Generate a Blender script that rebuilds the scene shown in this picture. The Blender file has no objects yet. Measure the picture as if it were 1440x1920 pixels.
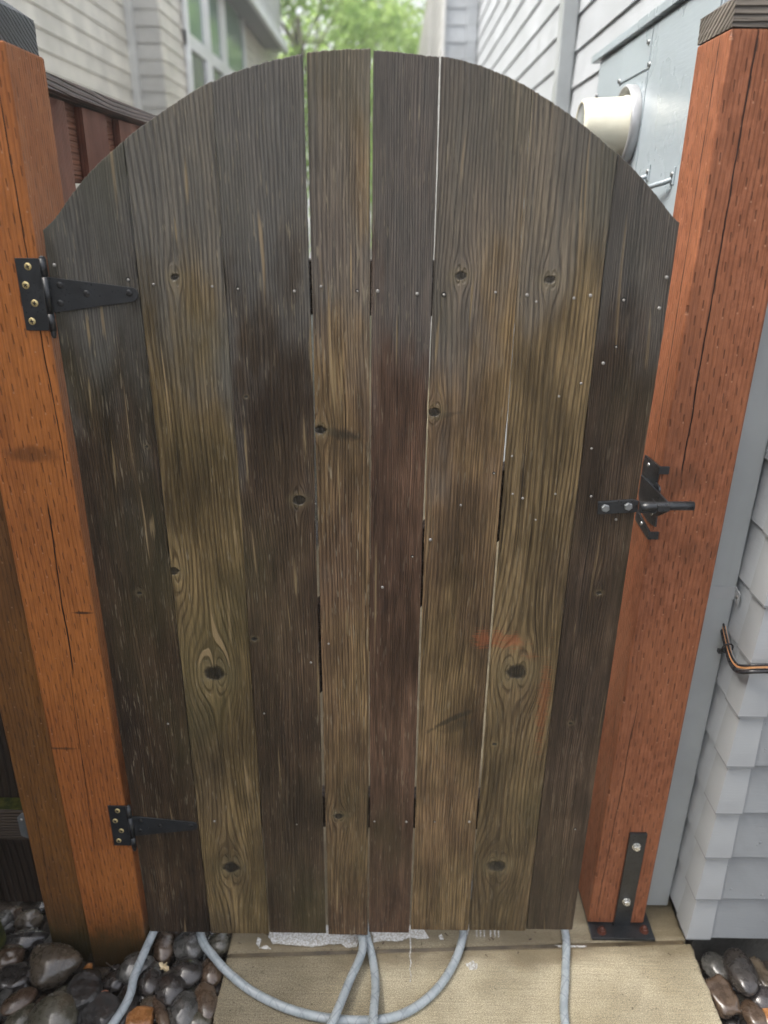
import bpy, bmesh, math, random
from mathutils import Vector, Matrix, noise as mnoise
R = math.radians
PI = math.pi
rnd = random.Random(11)
sc = bpy.context.scene
C = sc.collection

# ------------------------------------------------------------------ camera
cam_d = bpy.data.cameras.new('camera'); cam = bpy.data.objects.new('camera', cam_d); C.objects.link(cam)
sc.camera = cam
FPX, CXP, CYP = 1386.5, 720.0, 960.0            # focal length and centre of the 1440 x 1920 photograph
cam_d.sensor_fit = 'VERTICAL'; cam_d.sensor_height = 36.0; cam_d.lens = FPX / 1920 * 36
cam_d.clip_start = 0.05; cam_d.clip_end = 600
CAM = Vector((0, -1.27, 1.68))
# columns: world x, y, z seen from the camera
MW = Matrix(((0.99989004, 0.01001061, 0.0109404), (-0.013919, 0.37906859, 0.92526389), (0.0051153, -0.92531443, 0.37916624)))
m4 = MW.transposed().to_4x4(); m4.translation = CAM
cam.matrix_world = m4
cam_d.dof.use_dof = True; cam_d.dof.focus_distance = 1.42; cam_d.dof.aperture_fstop = 2.3

def at(px, py, ax, v):
    """point of the plane axis=v seen at that place of the photograph"""
    r = MW.transposed() @ Vector(((px - CXP) / FPX, (CYP - py) / FPX, -1.0))
    return CAM + r * ((v - CAM[ax]) / r[ax])

# ------------------------------------------------------------------ world, sun, exposure
SUN_DIR = Vector((-0.72, -0.12, 1.0)).normalized()      # towards the sun
w = bpy.data.worlds.new('World'); sc.world = w; w.use_nodes = True
nt = w.node_tree; nt.nodes.clear()
sky = nt.nodes.new('ShaderNodeTexSky'); sky.sky_type = 'NISHITA'; sky.sun_disc = False
sky.sun_elevation = math.asin(SUN_DIR.z); sky.sun_rotation = math.atan2(SUN_DIR.x, SUN_DIR.y)
sky.air_density = 1.0; sky.dust_density = 6.0; sky.ozone_density = 0.6
bg = nt.nodes.new('ShaderNodeBackground'); bg.inputs['Strength'].default_value = 0.15
wo = nt.nodes.new('ShaderNodeOutputWorld')
hs_ = nt.nodes.new('ShaderNodeHueSaturation'); hs_.inputs['Saturation'].default_value = 0.45
nt.links.new(sky.outputs[0], hs_.inputs['Color']); nt.links.new(hs_.outputs[0], bg.inputs[0]); nt.links.new(bg.outputs[0], wo.inputs[0])
sd = bpy.data.lights.new('sun', 'SUN'); sd.energy = 1.15; sd.angle = R(24); sd.color = (1.0, 0.95, 0.86)
so = bpy.data.objects.new('sun', sd); C.objects.link(so)
so.rotation_euler = SUN_DIR.to_track_quat('Z', 'Y').to_euler(); so.location = (-2, -2, 6)
sc.view_settings.view_transform = 'Standard'; sc.view_settings.look = 'None'
sc.view_settings.exposure = 1.7; sc.view_settings.gamma = 1.0; sc.view_settings.use_curve_mapping = False
sc.cycles.use_denoising = True
sc.cycles.max_bounces = 8

# ------------------------------------------------------------------ node helpers
class T:
    def __init__(s, name):
        s.m = bpy.data.materials.new(name); s.m.use_nodes = True
        s.t = s.m.node_tree; s.n = s.t.nodes; s.l = s.t.links
        s.b = s.n['Principled BSDF']
        tc = s.n.new('ShaderNodeTexCoord'); sp = s.n.new('ShaderNodeSeparateXYZ')
        s.l.new(tc.outputs['Object'], sp.inputs[0]); s.vec = tc.outputs['Object']
        s.x, s.y, s.z = [V(s, o) for o in sp.outputs]
    def put(s, inp, v):
        if isinstance(v, V): s.l.new(v.o, inp)
        elif hasattr(v, 'is_output'): s.l.new(v, inp)
        else: inp.default_value = v
    def math(s, op, *a, clamp=False):
        n = s.n.new('ShaderNodeMath'); n.operation = op; n.use_clamp = clamp
        for i, v in enumerate(a): s.put(n.inputs[i], v)
        return V(s, n.outputs[0])
    def comb(s, x, y, z):
        n = s.n.new('ShaderNodeCombineXYZ')
        for i, v in enumerate((x, y, z)): s.put(n.inputs[i], v)
        return n.outputs[0]
    def noise(s, vec, scale=1.0, detail=2.0, rough=0.5):
        n = s.n.new('ShaderNodeTexNoise'); s.put(n.inputs['Vector'], vec)
        n.inputs['Scale'].default_value = scale; n.inputs['Detail'].default_value = detail; n.inputs['Roughness'].default_value = rough
        return V(s, n.outputs['Fac'])
    def vor(s, vec, scale, feature='F1'):
        n = s.n.new('ShaderNodeTexVoronoi'); n.feature = feature; s.put(n.inputs['Vector'], vec); n.inputs['Scale'].default_value = scale
        return V(s, n.outputs['Distance']), n.outputs.get('Color')
    def white(s, vec):
        n = s.n.new('ShaderNodeTexWhiteNoise'); n.noise_dimensions = '3D'; s.put(n.inputs['Vector'], vec)
        return V(s, n.outputs['Value'])
    def ss(s, v, a, b, lo=0.0, hi=1.0):
        n = s.n.new('ShaderNodeMapRange'); n.interpolation_type = 'SMOOTHSTEP'
        s.put(n.inputs[0], v); n.inputs[1].default_value = a; n.inputs[2].default_value = b
        n.inputs[3].default_value = lo; n.inputs[4].default_value = hi
        return V(s, n.outputs[0])
    def mix(s, f, a, b, mode='MIX'):
        n = s.n.new('ShaderNodeMix'); n.data_type = 'RGBA'; n.blend_type = mode
        s.put(n.inputs[0], f)
        for i, v in ((6, a), (7, b)):
            if isinstance(v, (tuple, list)): v = tuple(v) + (1.0,) if len(v) == 3 else tuple(v)
            s.put(n.inputs[i], v)
        return n.outputs[2]
    def scale_col(s, col, f):
        n = s.n.new('ShaderNodeVectorMath'); n.operation = 'SCALE'
        s.put(n.inputs[0], col); s.put(n.inputs[3], f)
        return n.outputs[0]
    def bump(s, h, dist=0.002, strength=1.0):
        n = s.n.new('ShaderNodeBump'); n.inputs['Distance'].default_value = dist; n.inputs['Strength'].default_value = strength
        s.put(n.inputs['Height'], h); s.l.new(n.outputs[0], s.b.inputs['Normal'])
    def out(s, col, rough=0.5, spec=0.5, metal=0.0, coat=None):
        if isinstance(col, tuple): col = tuple(col) + (1.0,) if len(col) == 3 else col
        s.put(s.b.inputs['Base Color'], col); s.put(s.b.inputs['Roughness'], rough)
        s.b.inputs['Specular IOR Level'].default_value = spec; s.b.inputs['Metallic'].default_value = metal
        if coat:
            s.b.inputs['Coat Weight'].default_value = coat[0]; s.b.inputs['Coat Roughness'].default_value = coat[1]
        return s.m

class V:
    def __init__(s, t, o): s.t = t; s.o = o
    def __add__(s, b): return s.t.math('ADD', s, b)
    __radd__ = __add__
    def __sub__(s, b): return s.t.math('SUBTRACT', s, b)
    def __rsub__(s, b): return s.t.math('SUBTRACT', b, s)
    def __mul__(s, b): return s.t.math('MULTIPLY', s, b)
    __rmul__ = __mul__
    def __truediv__(s, b): return s.t.math('DIVIDE', s, b)
    def sin(s): return s.t.math('SINE', s)
    def abs(s): return s.t.math('ABSOLUTE', s)
    def sqrt(s): return s.t.math('SQRT', s)
    def floor(s): return s.t.math('FLOOR', s)
    def frac(s): return s.t.math('FRACT', s)
    def clamp(s): return s.t.math('ADD', s, 0.0, clamp=True)
    def max(s, b): return s.t.math('MAXIMUM', s, b)
    def min(s, b): return s.t.math('MINIMUM', s, b)

def srgb(r, g, b):
    f = lambda c: (c / 255 / 12.92) if c / 255 <= 0.04045 else ((c / 255 + 0.055) / 1.055) ** 2.4
    return (f(r), f(g), f(b))

# ------------------------------------------------------------------ wood of the gate boards
def board_mat(name, seed, early, tint, late, freq=190, warp=0.05, knots=(), pale=0.5, grey=1.0, stains=(), smears=(), marks=()):
    """knots: (x, z, r, stretch) in gate coordinates; stains: (x, z, rx, rz, strength)"""
    t = T(name); x, z = t.x, t.z
    lw = t.noise(t.comb(x * 3.0 + seed * 3.1, seed * 1.7, z * 0.8), detail=2) - 0.5
    mw = t.noise(t.comb(x * 16 + seed, seed * 2.3, z * 3.2), detail=2) - 0.5
    phi = x + lw * (warp * 1.5) + mw * 0.016
    kn = t.noise(t.comb(x * 90, seed, z * 90), detail=3, rough=0.6)
    kd = None; halo = None
    for (kx, kz, r, st) in knots:
        dx = x - kx; dz = (z - kz) * (1.0 / st)
        d2 = dx * dx + dz * dz
        R2 = ((1.75 if r > 0.012 else 1.4) * r) ** 2
        phi = phi - dx * R2 / (d2 + 0.30 * R2)
        e = (dx * dx * 0.8 + (z - kz) * (z - kz) * 1.5).sqrt() / r + (mw * 1.6) + (kn - 0.5) * 0.8
        kk = t.ss(e, 0.62, 1.05, 1.0, 0.0); hh = t.ss(e, 1.0, 2.6, 1.0, 0.0)
        kd = kk if kd is None else kd.max(kk); halo = hh if halo is None else halo.max(hh)
    phi = phi + (phi * 70 + seed).sin() * 0.0026 + (phi * 173 + seed * 2).sin() * 0.0011 + (t.noise(t.comb(x * 90, seed, z * 7), detail=1) - 0.5) * 0.0016
    g = (phi * (2 * PI * freq)).sin()
    line = t.ss(g + (t.noise(t.comb(x * 60, seed + 8, z * 4), detail=2) - 0.5) * 1.6, -0.05, 1.1)
    fib = t.noise(t.comb(x * 420, seed, z * 14), detail=3, rough=0.65)
    fib2 = t.noise(t.comb(x * 110, seed + 4, z * 5), detail=2)
    blotch = t.noise(t.comb(x * 7 + seed, seed, z * 2.4), detail=3, rough=0.6)
    blotch2 = t.noise(t.comb(x * 13 + seed, seed + 9, z * 5.5), detail=3, rough=0.6)
    fl = t.noise(t.comb(x * 300, seed + 2, z * 24), detail=2)
    fleck = t.ss(fl, 0.625, 0.69)
    st_ = t.noise(t.comb(phi * 75, seed + 5, z * 2.6), detail=1)
    streak = t.ss(st_, 0.70, 0.745)
    col = t.mix(t.ss(blotch, 0.38, 0.62), early, tint)
    col = t.mix(line * t.ss(blotch2, 0.25, 0.7, 0.25, 0.80), col, late)
    col = t.scale_col(col, t.ss(fib, 0.25, 0.75, 0.85, 2.15))
    col = t.scale_col(col, t.ss(fib2, 0.3, 0.7, 0.78, 1.22))
    col = t.scale_col(col, t.ss(blotch2, 0.3, 0.72, 0.62, 1.34))
    big = t.noise(t.comb(x * 2.2 + seed * 5, seed, z * 1.5 + seed), detail=3, rough=0.6)
    col = t.scale_col(col, t.ss(big, 0.34, 0.66, 0.66, 1.28))
    col = t.mix(1.0, col, (1.03, 1.0, 0.90), 'MULTIPLY')
    # drying checks: short dark splits along the grain
    ck = t.noise(t.comb(phi * 210, seed + 6, z * 3.5), detail=1)
    chk = t.ss(ck, 0.725, 0.765)
    col = t.mix(chk * 0.8, col, (0.014, 0.010, 0.008))
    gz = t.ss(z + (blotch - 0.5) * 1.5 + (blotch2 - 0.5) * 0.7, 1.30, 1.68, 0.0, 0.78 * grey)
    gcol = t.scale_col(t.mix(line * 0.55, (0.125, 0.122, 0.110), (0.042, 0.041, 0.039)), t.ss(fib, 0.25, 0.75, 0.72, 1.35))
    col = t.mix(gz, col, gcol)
    for (sx, sz, rx, rz, s) in stains:
        ex = (x - sx) / rx; ez = (z - sz) / rz
        hz_ = t.noise(t.comb(x * 35, seed, z * 520), detail=2)
        e = (ex * ex + ez * ez).sqrt() + (blotch2 - 0.5) * 1.0 + (hz_ - 0.5) * 2.2 + (kn - 0.5) * 1.2
        col = t.mix(t.ss(e, 0.35, 1.15, s, 0.0), col, (0.27, 0.085, 0.034))
    for (sx, sz, rx, rz, slope, curve, s) in smears:   # dark resin scars: slanting, bowed
        dx = x - sx; dz = z - sz - dx * slope - dx * dx * curve
        ex = dx / rx; ez = dz / rz
        e = (ex * ex + ez * ez).sqrt() + (blotch2 - 0.5) * 0.8 + (kn - 0.5) * 1.2
        col = t.mix(t.ss(e, 0.30, 1.10, s, 0.0), col, (0.030, 0.024, 0.017))
    # green algae film low on the gate and by the top
    al = t.noise(t.comb(x * 4 + 3 * seed, seed + 1, z * 1.9), detail=2)
    col = t.mix(t.ss(al, 0.50, 0.72, 0.0, 0.26), col, (0.105, 0.100, 0.042))
    col = t.mix(fleck * t.ss(blotch2, 0.35, 0.6, 0.25, 1.0) * (0.55 * pale), col, (0.34, 0.29, 0.20))
    col = t.mix(streak * (0.72 * pale), col, (0.36, 0.26, 0.14))
    for (sx, sz, rx, rz, lean) in marks:   # long bare scratches where the surface has torn away
        dx = x - sx - (z - sz) * lean - (mw * 0.010); dz = z - sz
        e = ((dx * dx) * (1 / rx / rx) + (dz * dz) * (1 / rz / rz)).sqrt() + (fib - 0.5) * 2.6 + (fib2 - 0.5) * 1.2
        col = t.mix(t.ss(e, 0.35, 1.0, 0.68, 0.0), col, t.mix(fib2, (0.20, 0.135, 0.065), (0.40, 0.31, 0.17)))
    if kd is not None:
        col = t.mix(halo * 0.30, col, (0.20, 0.165, 0.09))
        ring = t.ss((e * 20).sin(), -0.4, 0.8, 0.6, 1.25)
        col = t.mix(kd * (t.ss(kn, 0.3, 0.7, 0.82, 1.0)), col, (0.017, 0.015, 0.012))
    h = line * (-0.60) + chk * -0.8 + fib * 0.55 + fleck * 0.25 + blotch2 * 0.5
    if kd is not None: h = h - kd * 0.9
    t.bump(h, 0.0030, 0.9)
    rough = t.ss(blotch, 0.35, 0.7, 0.36, 0.62)
    return t.out(col, rough, 0.35)

# ------------------------------------------------------------------ incised, stained posts
def post_mat(name, seed, c1, c2, c3, incise=1.0, cracks=(), moss=0.0, freq=120, offx=0.0, rough=(0.38, 0.6), dirt=(), worn=0.0):
    """cracks: (s0, z0, z1, halfwidth)   s runs round the post: x + y"""
    t = T(name); z = t.z; s_ = t.x + t.y
    lw = t.noise(t.comb(s_ * 4 + seed, seed, z * 0.9), detail=2) - 0.5
    mw = t.noise(t.comb(s_ * 18 + seed, seed + 3, z * 4), detail=2) - 0.5
    phi = s_ + lw * 0.05 + mw * 0.01
    g = (phi * (2 * PI * freq)).sin()
    line = t.ss(g, 0.0, 1.0)
    fib = t.noise(t.comb(s_ * 380, seed, z * 12), detail=3, rough=0.6)
    bl = t.noise(t.comb(s_ * 6 + seed, seed, z * 2.4), detail=3, rough=0.6)
    bl2 = t.noise(t.comb(s_ * 42, seed, z * 26), detail=4, rough=0.7)
    col = t.mix(t.ss(bl, 0.35, 0.65), c1, c2)
    col = t.mix(line * t.ss(bl, 0.3, 0.7, 0.15, 0.55), col, c3)
    col = t.scale_col(col, t.ss(fib, 0.25, 0.75, 0.84, 1.16))
    col = t.scale_col(col, t.ss(bl2, 0.35, 0.65, 0.92, 1.07))
    if worn:
        col = t.mix(t.ss(bl2 * 0.6 + bl * 0.4, 0.49, 0.60, 0.0, worn), col, tuple(min(1, c * 1.35 + 0.02) for c in c1))
    # incision slits, staggered
    PX, PZ = 0.0125, 0.052
    cs = (s_ + offx) * (1 / PX); ci = cs.floor()
    jit = t.white(t.comb(ci, seed, 0.5))
    rz = z * (1 / PZ) + ci * 0.42 + jit * 0.15
    ri = rz.floor()
    j2 = t.white(t.comb(ci, ri, seed)); j3 = t.white(t.comb(ri, ci, seed + 1.5))
    fx = (cs.frac() - 0.5 + (j2 - 0.5) * 0.35 + (rz.frac() - 0.5) * 0.16) * PX
    fz = (rz.frac() - 0.5 + (j3 - 0.5) * 0.12) * PZ
    slit = t.ss(fx.abs() + (fz.abs() * 0.03), 0.0007, 0.0014, 1.0, 0.0) * t.ss(fz.abs() + (j2 * 0.003), 0.0085, 0.0098, 1.0, 0.0)
    slit = slit * t.ss(j3, 0.06, 0.12)
    lip = t.ss(fx.abs(), 0.0010, 0.0020, 1.0, 0.0) * t.ss((fz + 0.0095).abs(), 0.0006, 0.0020, 1.0, 0.0) * t.ss(j2, 0.72, 0.76)
    col = t.mix(lip * (0.30 * incise), col, (0.55, 0.36, 0.24))
    col = t.mix(slit * (0.50 * incise), col, (0.018, 0.009, 0.006))
    dark = slit * incise
    for (s0, z0, z1, hw, lean) in cracks:
        wob = (t.noise(t.comb(seed, s0 * 9, z * 9), detail=4) - 0.5) * 0.008
        d = (s_ - s0 - wob - (z - z0) * lean).abs()
        zz = t.ss(z, z0, z0 + 0.03) * t.ss(z, z1 - 0.03, z1, 1.0, 0.0)
        wid = t.noise(t.comb(seed, 1.0, z * 25), detail=1)
        k = t.ss(d - wid * hw, 0.0, hw * 0.55, 1.0, 0.0) * zz
        col = t.mix(k * 0.95, col, (0.012, 0.007, 0.006))
        dark = dark.max(k)
    for (s0, z0, rx, rz2, amt) in dirt:
        ex = (s_ - s0) / rx; ez = (z - z0) / rz2
        e = (ex * ex + ez * ez).sqrt() + (bl2 - 0.5) * 0.7 + mw * 1.5
        col = t.mix(t.ss(e, 0.35, 1.1, amt, 0.0), col, (0.045, 0.022, 0.013))
    if moss:
        mm = t.ss(z + (bl - 0.5) * 0.22 + (bl2 - 0.5) * 0.08, 0.0, 0.16, moss, 0.0)
        col = t.mix(mm, col, (0.022, 0.026, 0.010))
    t.bump(line * -0.25 + fib * 0.35 - dark * 1.6 + bl2 * 0.35, 0.0022, 0.8)
    return t.out(col, t.ss(bl, 0.35, 0.65, rough[0], rough[1]), 0.25)

def plain_wood(name, seed, c1, c2, axis='z', freq=130, contrast=0.6, rough=0.55, bumpd=0.003):
    t = T(name)
    if axis == 'z': u = t.x + t.y; v = t.z
    elif axis == 'y': u = t.z + t.x * 0.6; v = t.y
    else: u = t.z + t.y * 0.6; v = t.x
    phi = u + (t.noise(t.comb(u * 5 + seed, seed, v * 1.2), detail=2) - 0.5) * 0.06
    g = t.ss((phi * (2 * PI * freq)).sin(), -0.1, 1.0)
    fib = t.noise(t.comb(u * 300, seed, v * 10), detail=3, rough=0.6)
    bl = t.noise(t.comb(u * 7, seed, v * 3), detail=3)
    col = t.mix(g * contrast, c1, c2)
    col = t.scale_col(col, t.ss(fib, 0.25, 0.75, 0.7, 1.3)); col = t.scale_col(col, t.ss(bl, 0.3, 0.7, 0.7, 1.3))
    t.bump(g * -0.7 + fib * 0.4, bumpd, 0.9)
    return t.out(col, rough, 0.35)

def paint_mat(name, col, seed=0, rough=0.5, dirt=0.12, grain=0.0012, along='y', drops=False, blotch=0.10, z0=None):
    t = T(name)
    u, v = (t.y + t.x, t.z)
    fib = t.noise(t.comb(u * 18, seed, v * 190), detail=3, rough=0.6)
    bl = t.noise(t.vec, 4.0, 4, 0.6)
    sp = t.noise(t.vec, 160.0, 2)
    c = t.scale_col(t.mix(0.0, col, col), t.ss(bl, 0.3, 0.7, 1 - blotch, 1 + blotch * 0.6))
    c = t.mix(t.ss(sp, 0.70, 0.76, 0.0, dirt * 2.5), c, tuple(k * 0.35 for k in col))
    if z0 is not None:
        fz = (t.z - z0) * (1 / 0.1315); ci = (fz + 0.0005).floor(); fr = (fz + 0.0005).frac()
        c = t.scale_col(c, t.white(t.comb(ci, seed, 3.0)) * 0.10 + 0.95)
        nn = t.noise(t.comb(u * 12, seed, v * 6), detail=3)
        c = t.mix(t.ss(fr + (nn - 0.5) * 0.10, 0.90, 1.0, 0.0, 0.55), c, tuple(k * 0.30 for k in col))  # shade under each lap painted as a dark line
        c = t.mix(t.ss(fr, 0.0, 0.022, 0.35, 0.0), c, tuple(min(0.8, k * 1.3) for k in col))  # painted highlight along the foot of each course
    strk = t.noise(t.comb(u * 42, seed + 2, v * 3.2), detail=2)
    c = t.mix(t.ss(strk, 0.6, 0.8, 0.0, dirt), c, tuple(k * 0.6 for k in col))
    h = fib
    r = t.ss(bl, 0.3, 0.7, rough - 0.08, rough + 0.1)
    if drops:
        d, _ = t.vor(t.vec, 70.0)
        dn = t.noise(t.vec, 9.0, 2)
        drop = t.ss(d, 0.10, 0.26, 1.0, 0.0) * t.ss(dn, 0.56, 0.62)
        h = h * 0.4 + drop * 1.5
        # wet runs, slightly darker and glossier
        run = t.noise(t.comb(u * 60 + v * 30, seed, v * 9), detail=3)
        rr = t.ss(run, 0.52, 0.57, 0.0, 1.0)
        c = t.mix(rr * 0.07, c, tuple(k * 0.55 for k in col))
        r = r - rr * 0.12
    t.bump(h, grain, 0.7)
    return t.out(c, r, 0.5)

def simple(name, col, rough=0.5, metal=0.0, bumps=0.0, bscale=120.0, var=0.15, coat=None, spec=0.5):
    t = T(name)
    n = t.noise(t.vec, bscale, 3)
    n2 = t.noise(t.vec, bscale * 0.12, 3)
    c = t.scale_col(t.mix(0.0, col, col), t.ss(n2, 0.3, 0.7, 1 - var, 1 + var))
    if bumps: t.bump(n, bumps, 0.8)
    return t.out(c, t.ss(n, 0.3, 0.7, max(0.05, rough - 0.07), rough + 0.07), spec, metal, coat)

# ------------------------------------------------------------------ mesh helpers
class MB:
    def __init__(s): s.bm = bmesh.new()
    def box(s, x0, x1, y0, y1, z0, z1):
        vs = [s.bm.verts.new(p) for p in ((x0,y0,z0),(x1,y0,z0),(x1,y1,z0),(x0,y1,z0),(x0,y0,z1),(x1,y0,z1),(x1,y1,z1),(x0,y1,z1))]
        for f in ((0,3,2,1),(4,5,6,7),(0,1,5,4),(1,2,6,5),(2,3,7,6),(3,0,4,7)): s.bm.faces.new([vs[i] for i in f])
        return s
    def prism(s, poly, f):
        """poly: list of 2D points; f(u,v,k) -> 3D point for k in (0,1)"""
        a = [s.bm.verts.new(f(u, v, 0)) for u, v in poly]; b = [s.bm.verts.new(f(u, v, 1)) for u, v in poly]
        n = len(poly)
        s.bm.faces.new(a); s.bm.faces.new(b[::-1])
        for i in range(n): s.bm.faces.new((a[i], b[i], b[(i+1) % n], a[(i+1) % n]))
        return s
    def tube(s, pts, r, seg=12, caps=True):
        pts = [Vector(p) for p in pts]; n = len(pts); rings = []
        up = Vector((0, 0, 1)); prev = None
        for i, p in enumerate(pts):
            d = (pts[min(i+1, n-1)] - pts[max(i-1, 0)]).normalized()
            if prev is None:
                a = d.cross(up)
                if a.length < 1e-3: a = d.cross(Vector((1, 0, 0)))
            else: a = prev - d * prev.dot(d)
            a.normalize(); prev = a; b = d.cross(a)
            rr = r[i] if isinstance(r, (list, tuple)) else r
            rings.append([s.bm.verts.new(p + (a * math.cos(2*PI*k/seg) + b * math.sin(2*PI*k/seg)) * rr) for k in range(seg)])
        for i in range(n-1):
            for k in range(seg):
                f = s.bm.faces.new((rings[i][k], rings[i+1][k], rings[i+1][(k+1) % seg], rings[i][(k+1) % seg])); f.smooth = True
        if caps:
            s.bm.faces.new(rings[0]); s.bm.faces.new(rings[-1][::-1])
        return s
    def lathe(s, prof, org, axis, seg=40, smooth=True):
        """prof: (distance along axis, radius)"""
        ax = Vector(axis).normalized(); a = ax.orthogonal().normalized(); b = ax.cross(a); o = Vector(org)
        rings = []
        for h, r in prof:
            if r < 1e-6: rings.append([s.bm.verts.new(o + ax * h)])
            else: rings.append([s.bm.verts.new(o + ax * h + (a * math.cos(2*PI*k/seg) + b * math.sin(2*PI*k/seg)) * r) for k in range(seg)])
        for i in range(len(rings)-1):
            p, q = rings[i], rings[i+1]
            for k in range(seg):
                k2 = (k+1) % seg
                if len(p) == 1 and len(q) == 1: continue
                if len(p) == 1: f = s.bm.faces.new((p[0], q[k], q[k2]))
                elif len(q) == 1: f = s.bm.faces.new((p[k], q[0], p[k2]))
                else: f = s.bm.faces.new((p[k], q[k], q[k2], p[k2]))
                f.smooth = smooth
        return s
    def hexa(s, org, axis, r, h, rot=0.3, dome=0.0):
        ax = Vector(axis).normalized(); a = ax.orthogonal().normalized(); b = ax.cross(a); o = Vector(org)
        P = lambda rr, hh: [s.bm.verts.new(o + ax*hh + (a*math.cos(rot+PI/3*k) + b*math.sin(rot+PI/3*k))*rr) for k in range(6)]
        r0, r1, r2 = P(r, 0), P(r, h*0.8), P(r*0.82, h)
        for p, q in ((r0, r1), (r1, r2)):
            for k in range(6): s.bm.faces.new((p[k], q[k], q[(k+1)%6], p[(k+1)%6]))
        s.bm.faces.new(r2); s.bm.faces.new(r0[::-1])
        return s
    def build(s, name, mat, parent=None, bevel=0.0, seg=2, smooth=False, origin=None, wob=0.0, sub=0):
        bm = s.bm
        bmesh.ops.recalc_face_normals(bm, faces=bm.faces)
        if bevel > 0:
            ed = [e for e in bm.edges if len(e.link_faces) == 2 and e.calc_face_angle(0) > R(35)]
            bmesh.ops.bevel(bm, geom=ed, offset=bevel, segments=seg, affect='EDGES', profile=0.6, clamp_overlap=True)
        if smooth:
            for f in bm.faces: f.smooth = True
        if origin is not None: bmesh.ops.translate(bm, verts=bm.verts, vec=-Vector(origin))
        me = bpy.data.meshes.new(name); bm.to_mesh(me); bm.free()
        o = bpy.data.objects.new(name, me); C.objects.link(o)
        if mat: me.materials.append(mat)
        if origin is not None: o.location = origin
        if parent:
            o.parent = parent
            o.location = Vector(o.location) - wloc(parent)
        return o

def wloc(o):
    v = Vector((0, 0, 0))
    while o: v += Vector(o.location); o = o.parent
    return v
def tag(o, label=None, cat=None, group=None, kind=None):
    if label: o['label'] = label
    if cat: o['category'] = cat
    if group: o['group'] = group
    if kind: o['kind'] = kind
    return o
def thing(name, loc, label, cat, group=None):
    o = bpy.data.objects.new(name, None); C.objects.link(o); o.location = loc; o.empty_display_size = 0.1
    return tag(o, label, cat, group)

# ------------------------------------------------------------------ materials
M = {}
M['black'] = simple('black_powder_coat', (0.016, 0.018, 0.020), 0.34, 0.0, 0.0004, 260, 0.3, spec=0.6)
M['brass'] = simple('yellow_zinc', (0.62, 0.50, 0.24), 0.32, 0.55, 0.0002, 300, 0.15)
M['screwdark'] = simple('dark_screw', (0.035, 0.035, 0.036), 0.35, 0.5, 0.0003, 300, 0.2)
M['zinc'] = simple('bright_zinc', (0.60, 0.60, 0.57), 0.26, 0.85, 0.0002, 300, 0.15)
M['nail'] = simple('galvanised_nail', (0.30, 0.29, 0.27), 0.42, 0.5, 0.0003, 300, 0.25)
M['rust'] = simple('rusty_bolt', (0.10, 0.035, 0.022), 0.35, 0.3, 0.0010, 200, 0.35)
M['galv'] = simple('galvanised_sheet', (0.22, 0.235, 0.24), 0.4, 0.6, 0.0003, 200, 0.2)
M['hole'] = simple('recess_dark', (0.008, 0.008, 0.007), 0.7)

# ================================================================== SETTING
def structure(o): o['kind'] = 'structure'; return o
tsoil = T('wet_soil')
n1 = tsoil.noise(tsoil.vec, 30, 5, 0.65); n2 = tsoil.noise(tsoil.vec, 5, 3)
tsoil.bump(n1, 0.02, 0.9)
M['soil'] = tsoil.out(tsoil.mix(tsoil.ss(n1, 0.35, 0.65), (0.020, 0.014, 0.009), (0.060, 0.042, 0.026)), tsoil.ss(n2, 0.35, 0.65, 0.12, 0.5), 0.5)
mb = MB()
N_ = 60
bmg = mb.bm
gv = [[None]*(N_+1) for _ in range(N_+1)]
def warpc(i): # dense near the gate, sparse at the horizon
    t_ = (i / N_) * 2 - 1
    return math.copysign(abs(t_) ** 4 * 260 + abs(t_) * 1.6, t_)
for i in range(N_+1):
    for j in range(N_+1):
        X_, Y_ = warpc(i), warpc(j) + 0.0
        zz = -0.085 + 0.008 * mnoise.noise(Vector((X_*5, Y_*5, 0)))
        gv[i][j] = bmg.verts.new((X_, Y_, zz))
for i in range(N_):
    for j in range(N_): bmg.faces.new((gv[i][j], gv[i+1][j], gv[i+1][j+1], gv[i][j+1])).smooth = True
structure(mb.build('ground', M['soil']))

# concrete
tc_ = T('broomed_concrete')
v_ = tc_.vec
broom = tc_.noise(tc_.comb(tc_.x * 5, tc_.y * 260, 0.0), detail=3, rough=0.6)
sand = tc_.noise(v_, 760, 2, 0.7); sand2 = tc_.noise(v_, 300, 3, 0.7)
blc = tc_.noise(v_, 7, 4, 0.6)
vd, vc = tc_.vor(v_, 120)
pit = tc_.ss(vd, 0.05, 0.26, 1.0, 0.0) * tc_.ss(tc_.noise(v_, 34, 2), 0.55, 0.62)
stone = tc_.ss(tc_.noise(v_, 210, 1), 0.66, 0.70)
wetn = tc_.noise(tc_.comb(tc_.x * 4, tc_.y * 9, 0.0), detail=4, rough=0.6)
wet = tc_.ss(tc_.y + tc_.x * -0.03 + (wetn - 0.5) * 0.10, -0.06, 0.0)
left = tc_.ss(tc_.x + (blc - 0.5) * 0.35, -0.25, 0.10, 1.0, 0.0)
col = tc_.mix(tc_.ss(blc, 0.3, 0.7), (0.36, 0.308, 0.200), (0.47, 0.412, 0.285))
col = tc_.mix(left * 0.55, col, (0.17, 0.14, 0.09))  # left part darkened in colour for the shade falling on it
col = tc_.scale_col(col, tc_.ss(sand, 0.3, 0.7, 0.30, 1.6))
col = tc_.scale_col(col, tc_.ss(sand2, 0.3, 0.7, 0.66, 1.25))
col = tc_.scale_col(col, tc_.ss(broom, 0.3, 0.7, 0.88, 1.08))
col = tc_.mix(stone * left * 0.8, col, (0.06, 0.045, 0.03))
col = tc_.mix(pit * 0.65, col, (0.09, 0.07, 0.045))
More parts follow.
